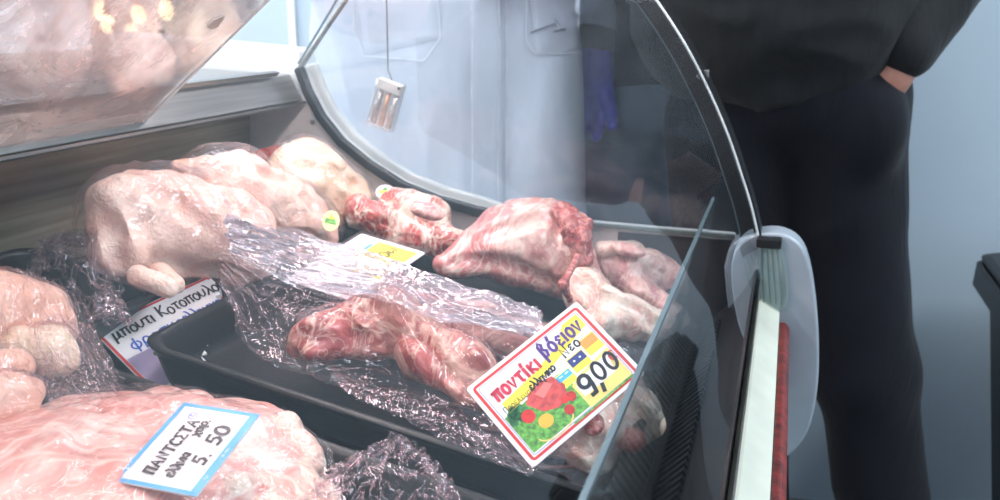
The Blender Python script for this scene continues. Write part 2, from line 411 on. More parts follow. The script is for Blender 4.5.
# black band and painted edge highlight along the far end of the front glass
inn = offs(ar, .0015); 
m = MB(); v = []
for (x, z), (x2, z2) in zip(ar, offs(ar, -.004)): v += [(x, YE - .028, z), (x, YE + .012, z), (x2, YE + .012, z2), (x2, YE - .028, z2)]
K = len(ar); m.add(v, [(4 * i + j, 4 * i + (j + 1) % 4, 4 * i + 4 + (j + 1) % 4, 4 * i + 4 + j) for i in range(K - 1) for j in range(4)] + [(0, 1, 2, 3), tuple(range(4 * K - 4, 4 * K))[::-1]])
part(m, 'edge_band', M['rubber'], smooth=False)
m = MB(); m.tube([(x + .0006, YE - .030, z) for x, z in ar], .0009, 6); part(m, 'glass_rim', M['edge'])
m = MB(); m.tube([(x + .002, YE + .013, z) for x, z in ar], .0010, 6); part(m, 'glass_rim', M['acrylic_edge'])
for x, y, w, h in ((703, 75, .006, .013), (690, 53, .004, .004)):
    p = at(x, y, YE - .01); m = MB(); m.box((p[0] - w / 2 + .004, p[1] - .006, p[2] - h / 2), (p[0] + w / 2 + .004, p[1] + .006, p[2] + h / 2)); part(m, 'clip', M['steel'], bev=.001)
m = MB(); i0 = offs(ar, .0215); n_ = len(ar)
m.prism(list(ar) + i0[::-1], XZ, YE - .0195, YE - .0165); part(m, 'dark_border', M['rubber'])
m = MB(); m.tube([(x, YE - .021, z) for x, z in i0], .0009, 6); part(m, 'border_rim', M['acrylic_edge'])
# canopy above the frame with its tube lamp
m = MB(); m.prism([(-.43, 1.262), (-.36, 1.272), (-.35, 1.30), (-.42, 1.31), (-.47, 1.29)], XZ, Y0, YE + .02); part(m, 'canopy', M['white'], bev=.004)
m = MB(); m.tube([(-.40, Y0 + .1, 1.252), (-.40, YE - .1, 1.252)], .010, 14); part(m, 'lamp_tube', emit('pink_tube_glow', (1, .80, .80, 1), 6.0), smooth=True)
for y in (.1, .7, YE):
    pass
m = MB()
for yy in (YE + .005,): m.tube([(x, yy, z) for x, z in [(-.664, 1.02), (-.62, 1.075), (-.54, 1.17), (-.43, 1.27)]], .004, 8)
part(m, 'canopy_strut', M['steel'], smooth=True)
# sliding rear door, half open, leaning to the customer
m = MB(); Yd = .811; m.prism([(-.662, .985), (-.659, .983), (-.392, 1.1915), (-.394, 1.194)], XZ, Y0, Yd); dm = part(m, 'sliding_door', M['door_glass'])
m = MB(); m.tube([(-.6605, Yd + .0005, .9835), (-.393, Yd + .0005, 1.1925)], .0024, 6); part(m, 'door_edge', M['edge'])
# small worn label on the door
m = MB(); u = np.array([.78, 0, .6258]); q0 = np.array([-.659, 0, .983]) + .003 * np.array([.6258, 0, -.78])
lab = [(.005, -.010), (.013, -.008), (.010, .004), (.006, .010), (-.004, .004), (-.006, -.006)]
pL = ray(214, 22); nn_ = np.array([.6258, 0, -.78]); tL = (nn_ @ (q0 - CAM)) / (nn_ @ pL); cL = CAM + pL * tL
m.prism(lab, lambda a, b, d: tuple(cL + u * b + np.array([0, a, 0]) + nn_ * d), 0, .0008); part(m, 'peeling_label', plain('peeled_tape', (226, 205, 190), .7))
# front: air grille, inner acrylic guard, rail, bumper, end cap
m = MB(); m.prism([(-.088, .700), (-.083, .700), (-.050, .735), (-.034, .76), (-.020, .79), (-.020, .60), (-.088, .60)], XZ, Y0, YE - .004); part(m, 'front_inner_panel', M['dark_lining'], bev=.001)
m = MB()
for i in range(88):
    y = -.1 + i * .0135; m.prism([(-.080, .7045), (-.056, .7300), (-.058, .7345), (-.083, .7085)], XZ, y, y + .007)
part(m, 'air_grille', M['rubber'])
m = MB(); m.prism([(-.090, .70), (-.0865, .70), (-.0765, .872), (-.080, .872)], XZ, Y0, YE - .03); part(m, 'acrylic_guard', M['acrylic'])
m = MB(); m.prism([(-.0800, .8715), (-.0765, .8715), (-.0762, .8765), (-.0798, .8765)], XZ, Y0, YE - .03); part(m, 'guard_edge', M['acrylic_edge'])
RB = .012
m = MB(); m.prism([(-.020, .60), (-.020, .752), (-.012, .752), (.011, .738), (.011, .60)], XZ, Y0, YE - .03); part(m, 'front_rail', M['cream'], bev=.001)
m = MB(); m.prism([(-.0165, .752), (-.0142, .752), (-.0135, .779), (-.0150, .779)], XZ, Y0, YE - .03); part(m, 'glass_holder', M['steel'])
m = MB(); m.prism([(-.0215, .60), (-.0202, .60), (-.0202, .768), (-.0215, .768)], XZ, Y0, YE - .03); part(m, 'brass_strip', M['brass'])
m = MB(); m.prism([(.0115, .640), (.0115, .722), (.019, .722), (.0245, .715), (.0245, .648), (.019, .640)], XZ, Y0, YE - .022); part(m, 'bumper_strip', M['red'], bev=.002)
m = MB(); m.prism([(.0112, .630), (.0112, .732), (.023, .732), (.029, .722), (.029, .642), (.023, .630)], XZ, YE - .0215, YE - .012); part(m, 'bumper_socket', M['rubber'], bev=.002)
# end cap outline
cp = [(724, 268), (730, 248), (744, 238), (770, 233), (790, 237), (804, 250), (812, 275), (817, 310), (819, 345), (818, 385), (811, 425), (798, 448), (780, 462), (760, 468), (746, 430), (737, 360), (728, 310)]
cq = smooth2([(lambda p: (p[0], p[2]))(at(x, y, 1.12)) for x, y in cp] + [(lambda p: (p[0], p[2]))(at(*cp[0], 1.12))], 3)[:-1]
m = MB(); m.prism(cq[::-1], XZ, 1.122, 1.165); part(m, 'end_cap', M['cap'], bev=.010, seg=4)
# clear hinge socket let into the cap
sk = [(759, 241), (781, 241), (787, 270), (788, 296), (785, 308), (776, 312), (764, 309), (759, 296)]
m = MB(); q = [(lambda p: (p[0], p[2]))(at(x, y, 1.12)) for x, y in sk]; m.prism(q[::-1], XZ, 1.112, 1.1215); hs = part(m, 'hinge_socket', M['clear_green'], bev=.002)
m = MB()
for f_ in (.15, .4, .62, .85):
    a = at(758 + 22 * f_, 246, 1.11); b = at(760 + 26 * f_, 304, 1.11); m.tube([a, b], .0008, 5)
m.build('rib', M['acrylic_edge'], hs)
a = at(757, 236, 1.115); b = at(783, 248, 1.115); m = MB(); m.box((a[0], 1.105, b[2]), (b[0] - .002, 1.121, a[2])); part(m, 'hinge_clip', M['rubber'], bev=.002)
# rear end cap and white buffer behind the ledge
a = at(205, 56, YE + .05); 
m = MB(); m.prism([(-1.02, 1.0), (-1.035, 1.03), (-1.02, 1.062), (-.98, 1.068), (-.72, 1.050), (-.670, 1.046), (-.664, 1.02), (-.67, .985), (-.98, .97)], XZ, YE + .01, YE + .06); part(m, 'rear_end_cap', M['white'], bev=.005, seg=3)
m = MB(); m.prism([(-1.035, .80), (-.99, .80), (-.99, 1.03), (-1.005, 1.045), (-1.035, 1.035)], XZ, Y0, YE + .005); part(m, 'rear_buffer', M['grey'], bev=.006, seg=3)

# ---------------------------------------------------------------- black trays
def tray(name, x0, x1, y0, y1, dep, label, zo=0, cr_=.028, grp=None):
    """rounded pan with rolled rim, tilted with the deck; built in deck space then placed"""
    hx = (x1 - x0) / 2 / math.cos(TILT); hy = (y1 - y0) / 2; cx = (x0 + x1) / 2; cy = (y0 + y1) / 2
    def ring(a, b, r, z, n=7):
        out = []
        for q, (sx, sy) in enumerate([(1, 1), (-1, 1), (-1, -1), (1, -1)]):
            for k in range(n + 1):
                t = math.pi / 2 * (q + k / n); out.append((sx * (a - r) + r * math.cos(t), sy * (b - r) + r * math.sin(t), z))
        return out
    P = [(0, 0, -.004, cr_), (.0015, 0, -.0015, cr_), (-.002, 0, .0008, cr_), (-.006, 0, 0, cr_), (-.009, 0, -.004, cr_ * .9), (-.014, 0, -dep + .009, cr_ * .8), (-.018, 0, -dep + .003, cr_ * .7), (-.026, 0, -dep, cr_ * .6), (-.06, 0, -dep, .01),
         ]
    Q = [(-.0600, 0, -dep - .003, .01), (-.026, 0, -dep - .003, cr_ * .6), (-.015, 0, -dep - .001, cr_ * .8), (-.010, 0, -dep + .008, cr_), (-.0035, 0, -.010, cr_), (-.002, 0, -.005, cr_)]
    rings = [ring(hx + d, hy + d, r, z) for d, _, z, r in P]; rb = [ring(hx + d, hy + d, r, z) for d, _, z, r in Q]
    n = len(rings[0]); v = sum(rings, []) + sum(rb, []); R = len(P) + len(Q); f = []
    for i in range(R):
        j = (i + 1) % R
        if i == len(P) - 1: continue
        for k in range(n): f.append((i * n + k, i * n + (k + 1) % n, j * n + (k + 1) % n, j * n + k))
    f.append(tuple((len(P) - 1) * n + k for k in range(n))); f.append(tuple(len(P) * n + k for k in range(n))[::-1])
    c, s = math.cos(TILT), math.sin(TILT); z0 = rimz(cx) + zo
    v = [(x * c + z * s, y, -x * s + z * c) for x, y, z in v]
    me = bpy.data.meshes.new(name); me.from_pydata(v, [], f); me.update(); me.polygons.foreach_set('use_smooth', [True] * len(me.polygons))
    o = link(name, me, M['black']); o.location = (cx, cy, z0)
    tag(o, label, 'tray', grp)
    vv = np.array(v) + np.array([cx, cy, z0]); OCC[o.name] = (vv, [list(q) for q in f]); return o
G = 'black plastic meat trays'
t1 = tray('black_tray', -.517, -.098, .597, .838, .040, 'glossy black plastic tray in front holding bagged shanks, its near left corner empty', grp=G)
t2 = tray('black_tray', -.700, -.098, .850, 1.128, .040, 'black plastic tray at the far end under the whole chickens and big shank', grp=G)
t3 = tray('black_tray', -.565, -.14, .30, .562, .040, 'black plastic tray under the pork slab nearest the viewer', grp=G, zo=-.008)
t4 = tray('black_tray', -.745, -.575, .40, .72, .040, 'small black tray at left holding the bagged chicken thighs', grp=G, zo=-.004)
# ---------------------------------------------------------------- meat
M['chick1'] = skin_chicken('pink_chicken_skin', (232, 176, 160), (240, 198, 180), (244, 216, 200))
M['chick2'] = skin_chicken('creamy_chicken_skin', (234, 190, 160), (240, 210, 182), (244, 222, 198))
M['thigh'] = skin_chicken('pink_thigh_skin', (228, 158, 136), (234, 180, 158), (238, 204, 184))
M['pork'] = flesh('pink_pork', (226, 166, 154), (240, 210, 198), (206, 128, 118), 7, (.47, .6), .45, rot=(0, 0, .5), rough=.3)
M['beef'] = flesh('shank_beef', (190, 98, 94), (222, 184, 166), (140, 50, 46), 10, (.45, .62), .6)
M['shank'] = flesh('silvery_shank', (204, 132, 126), (228, 196, 182), (172, 90, 88), 8, (.45, .62), .35, rot=(0, 0, 1.1), bst=.35)
M['redmeat'] = flesh('raw_red_meat', (176, 64, 56), (215, 150, 138), (120, 30, 28), 16, (.6, .75))
M['chop'] = flesh('fatty_chop', (196, 96, 88), (236, 214, 196), (158, 54, 48), 13, (.46, .57), .8)
M['fat'] = flesh('pale_fat', (226, 184, 168), (240, 220, 202), (205, 140, 126), 12, (.43, .56))
M['lump'] = flesh('grey_pink_joint', (200, 140, 138), (226, 192, 178), (166, 88, 88), 10, (.42, .6), .7)
FL = lambda h: (lambda v: rimz(v[:, 0]) + h / math.cos(TILT))
FT = FL(-.0375)
def meat(name, prims, mat, label, cat, group=None, floor=FT, **k):
    gr = k.pop('gr', None)
    kw = dict(k=.016, res=.0026, lump=.006, lsc=28, fold=-.0028, fsc=(26, 26, 26), it=2); kw.update(k)
    if gr: prims = groove(prims, kw['k'], gr)
    o = blob(name, prims, mat, floor=floor, **kw); return tag(o, label, cat, group)
def mpart(parent, name, prims, mat, **k):
    kw = dict(k=.008, res=.0025, lump=.002, lsc=60); kw.update(k); return blob(name, prims, mat, parent=parent, floor=FT, **kw)
D = dk
# three whole chickens against the steel back
GC = 'whole chickens against the steel back'
PA = [cap(D(160, 222, .05), D(232, 240, .03), .058, .052), cap(D(125, 212, .07), D(122, 244, .045), .040, .034), cap(D(175, 255, .0), D(235, 262, .0), .05, .045), cap(D(128, 245, .03), D(150, 262, .02), .040, .03), ell(D(175, 240, -.02), (.08, .08, .03)),
    sub(cap(D(140, 195, .125), D(157, 262, .07), .006), .018), sub(cap(D(180, 180, .125), D(160, 225, .115), .003), .02), sub(cap(D(212, 205, .105), D(236, 255, .075), .003), .012)]
cA = meat('whole_chicken', PA, M['chick1'], 'plump pink whole chicken under film, leftmost of the three by the steel back', 'chicken', gr=[[(146, 188), (140, 210), (148, 238), (162, 268)], [(104, 215), (114, 240), (120, 268)], [(172, 262), (205, 272), (240, 278)], [(210, 172), (228, 195), (242, 222)], [(146, 188), (175, 196), (190, 215)]], lump=.007, lsc=20, fold=-.0034, fsc=(26, 26, 26))
mpart(cA, 'wing_tip', [cap(D(138, 276, .035), D(168, 288, .028), .010, .0095), cap(D(160, 274, .025), D(176, 285, .025), .012, .009)], M['chick1'])
PB = [cap(D(232, 195, .06), D(292, 220, .03), .054, .044), cap(D(235, 210, .02), D(275, 240, .005), .05, .04), cap(D(292, 222, .02), D(318, 232, .015), .038, .026), cap(D(205, 180, .07), D(235, 175, .065), .024, .026), sub(cap(D(250, 178, .12), D(326, 208, .068), .003), .014), sub(cap(D(262, 225, .085), D(300, 245, .06), .002), .012)]
cB = meat('whole_chicken', PB, M['chick1'], 'long pale whole chicken with wrinkled skin, middle of the three by the steel back', 'chicken', gr=[[(245, 165), (290, 180), (326, 212)], [(272, 246), (296, 240), (322, 244)], [(240, 200), (262, 222), (280, 245)]], lump=.007, lsc=20, seed=3, fold=-.0030, fsc=(30, 30, 30))
mpart(cB, 'neck_flap', [cap(D(180, 170, .08), D(205, 170, .075), .012, .014)], M['thigh'])
PC = [cap(D(305, 172, .05), D(345, 196, .02), .045, .036), cap(D(285, 180, .04), D(330, 205, .01), .036, .032), cap(D(345, 190, .0), D(366, 212, -.01), .030, .018), sub(cap(D(335, 165, .08), D(342, 210, .05), .003), .012), sub(cap(D(300, 150, .10), D(325, 190, .07), .002), .012)]
cC = meat('whole_chicken', PC, M['chick2'], 'yellowish whole chicken beside the grey end wall, farthest of the three', 'chicken', gr=[[(318, 148), (334, 175), (340, 208)], [(300, 168), (335, 172), (366, 190)]], lump=.006, lsc=20, seed=6, fold=-.0030, fsc=(26, 26, 26))
mpart(cC, 'neck_flap', [cap(D(262, 156, .06), D(276, 154, .06), .010, .012)], M['redmeat'])
for o in (cA, cB, cC): o['group'] = GC
# chicken thighs at the left edge
GT = 'chicken thighs in the bag at the left'
ft = FL(-.041)
meat('chicken_thigh', [cap(D(-20, 318, .02), D(35, 318, .012), .044, .030), cap(D(35, 320, .005), D(62, 335, -.005), .024, .014)], M['thigh'], 'large orange pink chicken thigh in the bag at the left edge', 'chicken piece', GT, floor=ft)
meat('chicken_thigh', [cap(D(18, 350, .012), D(48, 350, .012), .018, .014), cap(D(48, 350, .012), D(64, 362, .0), .013, .009)], M['chick2'], 'small knobbly drumstick end poking out below the large thigh', 'chicken piece', GT, floor=ft)
meat('chicken_thigh', [cap(D(-22, 372, .02), D(14, 366, .018), .018, .014)], M['thigh'], 'rounded pink thigh knuckle at the left edge above the lowest piece', 'chicken piece', GT, floor=ft)
meat('chicken_thigh', [cap(D(-20, 400, .012), D(26, 397, .008), .024, .014)], M['thigh'], 'lowest chicken thigh at the left edge just above the pork slab', 'chicken piece', GT, floor=ft)
# pork slices in front
GP = 'pork slices on the front tray'
FP = FL(-.047)
meat('pork_slice', [cap(D(30, 446, -.014), D(150, 428, -.016), .055, .055, (1, 1, .42)), cap(D(-30, 490, -.01), D(90, 500, -.008), .06, .06, (1, 1, .42)), sub(cap(D(60, 402, .012), D(100, 470, .02), .002), .008)], M['pork'],
     'broad pink pork slice with pale fat seams in the lower left corner', 'pork', GP, floor=FP, lump=.003, lsc=18, k=.02)
meat('pork_slice', [cap(D(140, 432, -.014), D(235, 430, -.016), .052, .045, (1, 1, .42)), cap(D(140, 500, -.012), D(230, 480, -.014), .055, .05, (1, 1, .4))], M['pork'],
     'pink pork slice lying beneath the blue bordered price tag', 'pork', GP, floor=FP, lump=.003, lsc=18, k=.02, seed=4)
meat('pork_slice', [cap(D(275, 440, -.014), D(300, 462, -.016), .026, .020, (1, 1, .8)), cap(D(240, 475, -.012), D(285, 480, -.012), .026, .022, (1, 1, .75)), cap(D(225, 500, -.01), D(310, 500, -.018), .026, .022, (1, 1, .75)), sub(cap(D(265, 470, .02), D(310, 450, .01), .003), .008)], M['fat'],
     'folded pale end of pork to the right of the blue bordered price tag', 'pork', GP, floor=FP, lump=.004, lsc=30, seed=8, k=.008)
# shanks in the bag on the front tray
GS = 'pieces of meat in the long clear bag'
s1 = meat('shank_piece', [cap(D(312, 338, .01), D(385, 322, .02), .024, .030), cap(D(385, 325, .02), D(430, 345, .015), .03, .022)], M['redmeat'], 'dark pink lump at the left end of the long bag', 'beef', GS, gr=[[(330, 305), (345, 335), (335, 365)], [(300, 335), (345, 345), (400, 340)], [(370, 300), (385, 330), (400, 360)]], seed=1)
s1.data.materials[0] = M['beef']
mpart(s1, 'cut_end', [cap(D(300, 346, -.002), D(320, 352, -.004), .013, .013)], M['redmeat'])
meat('shank_piece', [cap(D(425, 350, .01), D(470, 375, .008), .030, .026), cap(D(470, 378, .005), D(500, 400, .0), .022, .015)], M['beef'], 'marbled shank running down to the red bordered tag inside the long bag', 'beef', GS, gr=[[(415, 330), (440, 365), (480, 395)], [(450, 340), (470, 365), (500, 385)]], seed=2)
meat('shank_piece', [cap(D(400, 305, .02), D(470, 325, .016), .018, .022), cap(D(470, 325, .016), D(560, 352, .01), .022, .026)], M['lump'], 'pale pink shank along the back rim inside the long bag', 'beef', GS, seed=5)
s4 = meat('shank_piece', [cap(D(575, 400, .005), D(600, 440, -.002), .034, .026), cap(D(610, 395, -.002), D(640, 420, -.006), .030, .026), cap(D(560, 430, -.01), D(590, 452, -.012), .022, .018), sub(cap(D(605, 405, .035), D(625, 450, .02), .003), .01)], M['fat'], 'fatty joint sticking out beneath the lower right of the red bordered tag', 'beef', GS, gr=[[(600, 400), (612, 430), (600, 465)], [(620, 400), (640, 420), (655, 440)], [(575, 440), (600, 445), (625, 460)]], seed=7)
mpart(s4, 'lean_patch', [ell(D(632, 440, .006), (.012, .014, .010))], M['redmeat'])
mpart(s4, 'lean_patch', [ell(D(594, 425, .026), (.009, .013, .008))], M['redmeat'])
# far tray: fatty chops, big shank, right hand joints
c1 = meat('lamb_chop', [cap(D(362, 214, .015), D(385, 222, .012), .026, .022), cap(D(395, 205, .025), D(430, 212, .03), .024, .026), cap(D(430, 225, .015), D(452, 240, .005), .022, .018), cap(D(400, 235, .0), D(440, 245, -.005), .02, .02), sub(cap(D(390, 200, .05), D(398, 240, .035), .003), .01), sub(cap(D(425, 205, .06), D(440, 245, .035), .002), .008)], M['chop'],
     'fat streaked chops piled between the far chicken and the large shank', 'meat', lump=.006, lsc=32, k=.01, seed=3)
mpart(c1, 'lean_eye', [ell(D(428, 212, .052), (.022, .020, .010), (0, .3, .3))], M['lump'])
c1['label'] = 'fat streaked chop between the far chicken and the large shank'
m2 = meat('rib_strip', [cap(D(408, 186, .02), D(425, 196, .02), .012, .010), cap(D(425, 192, .02), D(492, 213, .006), .0095, .007), cap(D(430, 200, .008), D(480, 222, -.004), .013, .011)], M['redmeat'],
     'long red rib strip lying along the gasket behind the chops', 'meat', lump=.003, lsc=40, k=.008)
mpart(m2, 'fat_cap', [cap(D(400, 186, .028), D(418, 183, .03), .010, .008)], M['chop'])
big = meat('beef_shank', gr=[[(566, 205), (556, 235), (566, 275)], [(455, 262), (500, 262), (555, 285)], [(480, 235), (520, 222), (552, 215)]], prims=[cap(D(446, 264, .012), D(518, 240, .032), .017, .052), cap(D(520, 248, .03), D(560, 262, .02), .050, .044), cap(D(535, 232, .05), D(552, 208, .075), .040, .014), cap(D(555, 250, .04), D(575, 225, .06), .03, .02), cap(D(560, 275, .0), D(595, 290, .0), .026, .022), sub(cap(D(575, 285, .06), D(562, 240, .095), .003), .012)], mat=M['shank'],
     label='large pointed beef shank standing highest in the far tray', cat='beef', lump=.003, lsc=18, k=.022, seed=2)
mpart(big, 'cut_face', [cap(D(560, 210, .085), D(574, 230, .072), .016, .020, (1, 1, .75)), cap(D(574, 232, .066), D(584, 258, .046), .018, .012)], M['redmeat'], lump=.008, lsc=55, fold=-.003, fsc=(60, 60, 60))
mpart(big, 'tendon', [cap(D(578, 256, .066), D(563, 285, .040), .004, .005), cap(D(563, 285, .040), D(570, 300, .02), .005, .004)], M['redmeat'])
meat('knuckle_joint', [ell(D(586, 290, .01), (.028, .034, .030)), cap(D(600, 302, .005), D(640, 318, -.004), .024, .022), cap(D(600, 325, -.01), D(660, 325, -.012), .02, .02)], M['fat'],
     'rounded pale knuckle joint in front of the large shank', 'beef', gr=[[(578, 275), (600, 300), (590, 320)], [(600, 300), (640, 305), (660, 330)]], lump=.005, lsc=30, k=.012, seed=4)
meat('breast_joint', [cap(D(618, 275, .004), D(662, 280, -.002), .040, .040), cap(D(645, 300, -.008), D(675, 318, -.014), .026, .018), cap(D(610, 262, .005), D(650, 262, .0), .028, .026)], M['lump'],
     'grey pink joint with torn fat behind the acrylic guard', 'meat', lump=.007, lsc=30, seed=9)
ch = meat('loin_chop', [cap(D(608, 250, .036), D(650, 252, .026), .020, .018, (1, 1, .75)), cap(D(650, 252, .026), D(662, 262, .018), .012, .01)], M['fat'],
     'loin chop with round pink eye on top of the joints beside the shank', 'meat', lump=.003, k=.01)
mpart(ch, 'lean_eye', [ell(D(628, 250, .046), (.023, .015, .0085), (0, .18, .1))], M['lump'])
mm = meat('trimming', [cap(D(645, 240, .012), D(672, 246, .004), .011, .010), cap(D(668, 252, .0), D(690, 262, -.006), .012, .009), cap(D(672, 268, -.012), D(680, 300, -.016), .013, .012)], M['fat'],
     'ragged pale trimming at the far right corner of the far tray', 'meat', lump=.006, lsc=50, k=.006, seed=2)
mpart(mm, 'lean_strip', [cap(D(652, 236, .022), D(684, 243, .012), .006, .005)], M['redmeat'])

# ---------------------------------------------------------------- plastic film
M['film'] = thin('crinkled_clear_film', (.985, .975, .98, 1), .035, .06, .007, (240, 232, 236), bmp=.35, bsc=12, gl=(1, .87, .90, 1), gmax=.8, power=3)  # pink of the case lamp put into the gloss colour of all films
M['film_soft'] = thin('taut_clear_film', (.985, .98, .98, 1), .05, .13, .022, (240, 230, 230), bmp=.5, bsc=16, gl=(1, .87, .90, 1), gmax=.6, power=4)
M['film_milky'] = thin('gathered_milky_film', (.95, .94, .95, 1), .09, .10, .15, (236, 226, 232), bmp=.4, bsc=14, gl=(1, .87, .90, 1), gmax=.8, power=3, dust=True)
def crink(p, s, seed=0):
    a = fbm(p * s, 2, seed); b = fbm(p * s * 2.3 + 7, 2, seed + 9)
    return tri(a * 2.2) * .6 + tri(b * 2.0) * .3
def interp(P, t):
    P = np.array(P, float); d = np.r_[0, np.cumsum(np.linalg.norm(np.diff(P, axis=0), axis=1))]; d /= d[-1]
    return np.stack([np.interp(t, d, P[:, i]) for i in range(P.shape[1])], 1)
def drape(name, top, bot, mat, label, n=(150, 80), h=.02, lift=.003, amp=.004, s=30, aniso=(1, 1), taut=14, seed=0, cat='plastic film', group=None, edge=.0, base=None, parent=None, loft=0, maxh=9):
    """film laid over what is below it. top / bot: pixel outlines unprojected on the deck plane"""
    T = interp(top, np.linspace(0, 1, n[0])); B = interp(bot, np.linspace(0, 1, n[0]))
    g = np.zeros((n[0], n[1], 3))
    tv = np.linspace(0, 1, n[1])
    for i in range(n[0]):
        q = [D(*(T[i] * (1 - t) + B[i] * t)[:2], (T[i] * (1 - t) + B[i] * t)[2] if len(T[i]) > 2 else h) for t in (0, 1)]
        g[i] = q[0][None] * (1 - tv[:, None]) + q[1][None] * tv[:, None]
    if edge:
        e = fbm(np.stack([np.linspace(0, 9, n[0]), np.zeros(n[0]), np.full(n[0], seed)], 1), 3, seed) * edge
        g[:, :, 1] += e[:, None] * (tv * 2 - 1)[None]
    z = np.zeros(n); hasq = []
    for i in range(n[0]):
        for j in range(n[1]):
            x, y = g[i, j, :2]; best = g[i, j, 2]
            for bv in BV:
                hit = bv.ray_cast(Vector((x, y, 1.6)), Vector((0, 0, -1)))
                if hit[0] is not None and hit[0].z > best: best = max(best, min(hit[0].z, g[i, j, 2] + maxh))
            z[i, j] = best
    z += lift; f0 = z.copy()
    for _ in range(taut):
        zz = np.pad(z, 1, mode='edge'); b = (zz[:-2, 1:-1] + zz[2:, 1:-1] + zz[1:-1, :-2] + zz[1:-1, 2:]) / 4; z = np.maximum(b, f0)
    for _ in range(3):
        zz = np.pad(z, 1, mode='edge'); z = (zz[:-2, 1:-1] + zz[2:, 1:-1] + zz[1:-1, :-2] + zz[1:-1, 2:] + 2 * z) / 6
    if loft:
        a, b = np.meshgrid(np.linspace(0, 1, n[0]), tv, indexing='ij'); z = z + loft * np.sin(a * math.pi) * np.sin(b * math.pi)
    uu, vv = np.meshgrid(np.linspace(0, 1, n[0]) * aniso[0], tv * aniso[1], indexing='ij')
    pp = np.stack([uu.ravel(), vv.ravel(), np.full(uu.size, seed * 3.7)], 1)
    d = crink(pp, s, seed); g[:, :, 2] = z + np.maximum(d.reshape(n), -.35) * amp
    d2 = crink(pp + 3.3, s * .8, seed + 2).reshape(n) * amp * .7; d3 = crink(pp + 9.1, s * .8, seed + 4).reshape(n) * amp * .7
    g[:, :, 0] += d2; g[:, :, 1] += d3
    v = g.reshape(-1, 3); i, j = np.meshgrid(np.arange(n[0] - 1), np.arange(n[1] - 1), indexing='ij'); i = i.ravel(); j = j.ravel()
    f = np.stack([i * n[1] + j, (i + 1) * n[1] + j, (i + 1) * n[1] + j + 1, i * n[1] + j + 1], 1)
    o = link(name, mesh_from(name, v, f), mat, parent)
    if parent is None:
        c = v.mean(0); c[2] = v[:, 2].min(); o.data.vertices.foreach_set('co', (v - c).ravel()); o.data.update(); o.location = c; tag(o, label, cat, group)
    return o
BV = [BVHTree.FromPolygons([tuple(q) for q in v.tolist()], [tuple(int(a) for a in q) for q in (f.tolist() if hasattr(f, 'tolist') else f)]) for v, f in OCC.values()]
# long bag from the chickens across the front tray to under the red tag
bag = drape('plastic_bag', [(215, 222, .05), (300, 248, .035), (400, 272, .03), (480, 305, .025), (560, 325, .02), (640, 350, .01), (662, 380, 0)], [(222, 300, .03), (248, 355, 0), (285, 372, -.01), (400, 405, -.02), (470, 445, -.01), (535, 476, .005), (600, 490, 0)], M['film'],
    'long crumpled clear bag of shanks running from chickens to red bordered tag', n=(330, 150), amp=.0056, s=2.6, aniso=(1.5, 2.2), seed=3, edge=.006, cat='plastic bag')
drape('gathered_neck', [(225, 225, .075), (300, 240, .045), (380, 262, .04), (470, 296, .03), (540, 318, .02)], [(232, 262, .06), (300, 295, .035), (380, 308, .045), (450, 330, .04), (540, 345, .03)], M['film_milky'], None,
    n=(230, 90), amp=.0055, s=3.4, aniso=(.7, 4.2), seed=5, lift=.008, parent=bag)
drape('bag_tail', [(330, 372, -.01), (400, 395, .0), (480, 432, .0), (540, 462, .0)], [(345, 395, .0), (400, 420, .0), (460, 450, .0), (530, 480, .0)], M['film'], None, n=(120, 30), amp=.003, s=5, aniso=(2, 1), seed=15, lift=.002, parent=bag)
# wrap over the chickens
def shell(name, prims, k, off, mat, label, amp, sc, keep, seed=0, res=.0032, cat='plastic film'):
    v, f = sdf_mesh([q for q in prims if q[0] != '-'], k, res, off); v = relax(v, f, 4)
    me = mesh_from('tmp', v, f); n = np.zeros(len(v) * 3); me.vertices.foreach_get('normal', n); n = n.reshape(-1, 3)
    ok = keep(v, n); f = f[ok[f].all(1)]; v = v + n * (np.maximum(crink(v, sc, seed), -.3) * amp)[:, None]
    u, inv = np.unique(f.ravel(), return_inverse=True); v = v[u]; f = inv.reshape(-1, 4)
    c = v.mean(0); c[2] = v[:, 2].min(); o = link(name, mesh_from(name, v - c, f), mat); o.location = c; return tag(o, label, cat)
wedge = lambda v: fbm(v * 14, 2, 40) * .02
shell('plastic_wrap', PA + PB + PC, .03, .004, M['film_soft'], 'taut clear wrap stretched over the whole chickens', .0028, 16, lambda v, n: (n[:, 2] > -.25) & (v[:, 2] > rimz(v[:, 0]) + .008 + wedge(v)), seed=2)
# bag round the thighs, with a dark crumple behind
b2 = drape('plastic_bag', [(-30, 270, .05), (40, 285, .03), (70, 300, .02), (92, 322, 0)], [(-30, 425, .0), (30, 418, .0), (70, 405, .0), (122, 398, .0)], M['film_soft'],
    'clear bag with soft folds around the chicken thighs', n=(140, 120), amp=.0032, s=5, aniso=(1.5, 1.5), seed=11, cat='plastic bag')
drape('gathered_folds', [(30, 335, .025), (60, 318, .025), (90, 328, .01)], [(40, 405, .0), (80, 412, .0), (126, 390, .0)], M['film'], None, n=(110, 90), amp=.0032, s=3, aniso=(2.4, 1), seed=13, parent=b2, lift=.004)
drape('plastic_bag', [(40, 262, .0), (58, 246, .0), (90, 255, .0), (118, 285, .0)], [(30, 300, .0), (60, 318, .0), (95, 332, .0), (130, 335, .0)], M['film'],
    'dark crumpled empty film between the thighs and the leftmost chicken', n=(130, 110), amp=.012, s=3.0, aniso=(1.4, 1.4), seed=17, lift=.010, loft=.03, maxh=.02, cat='plastic bag')
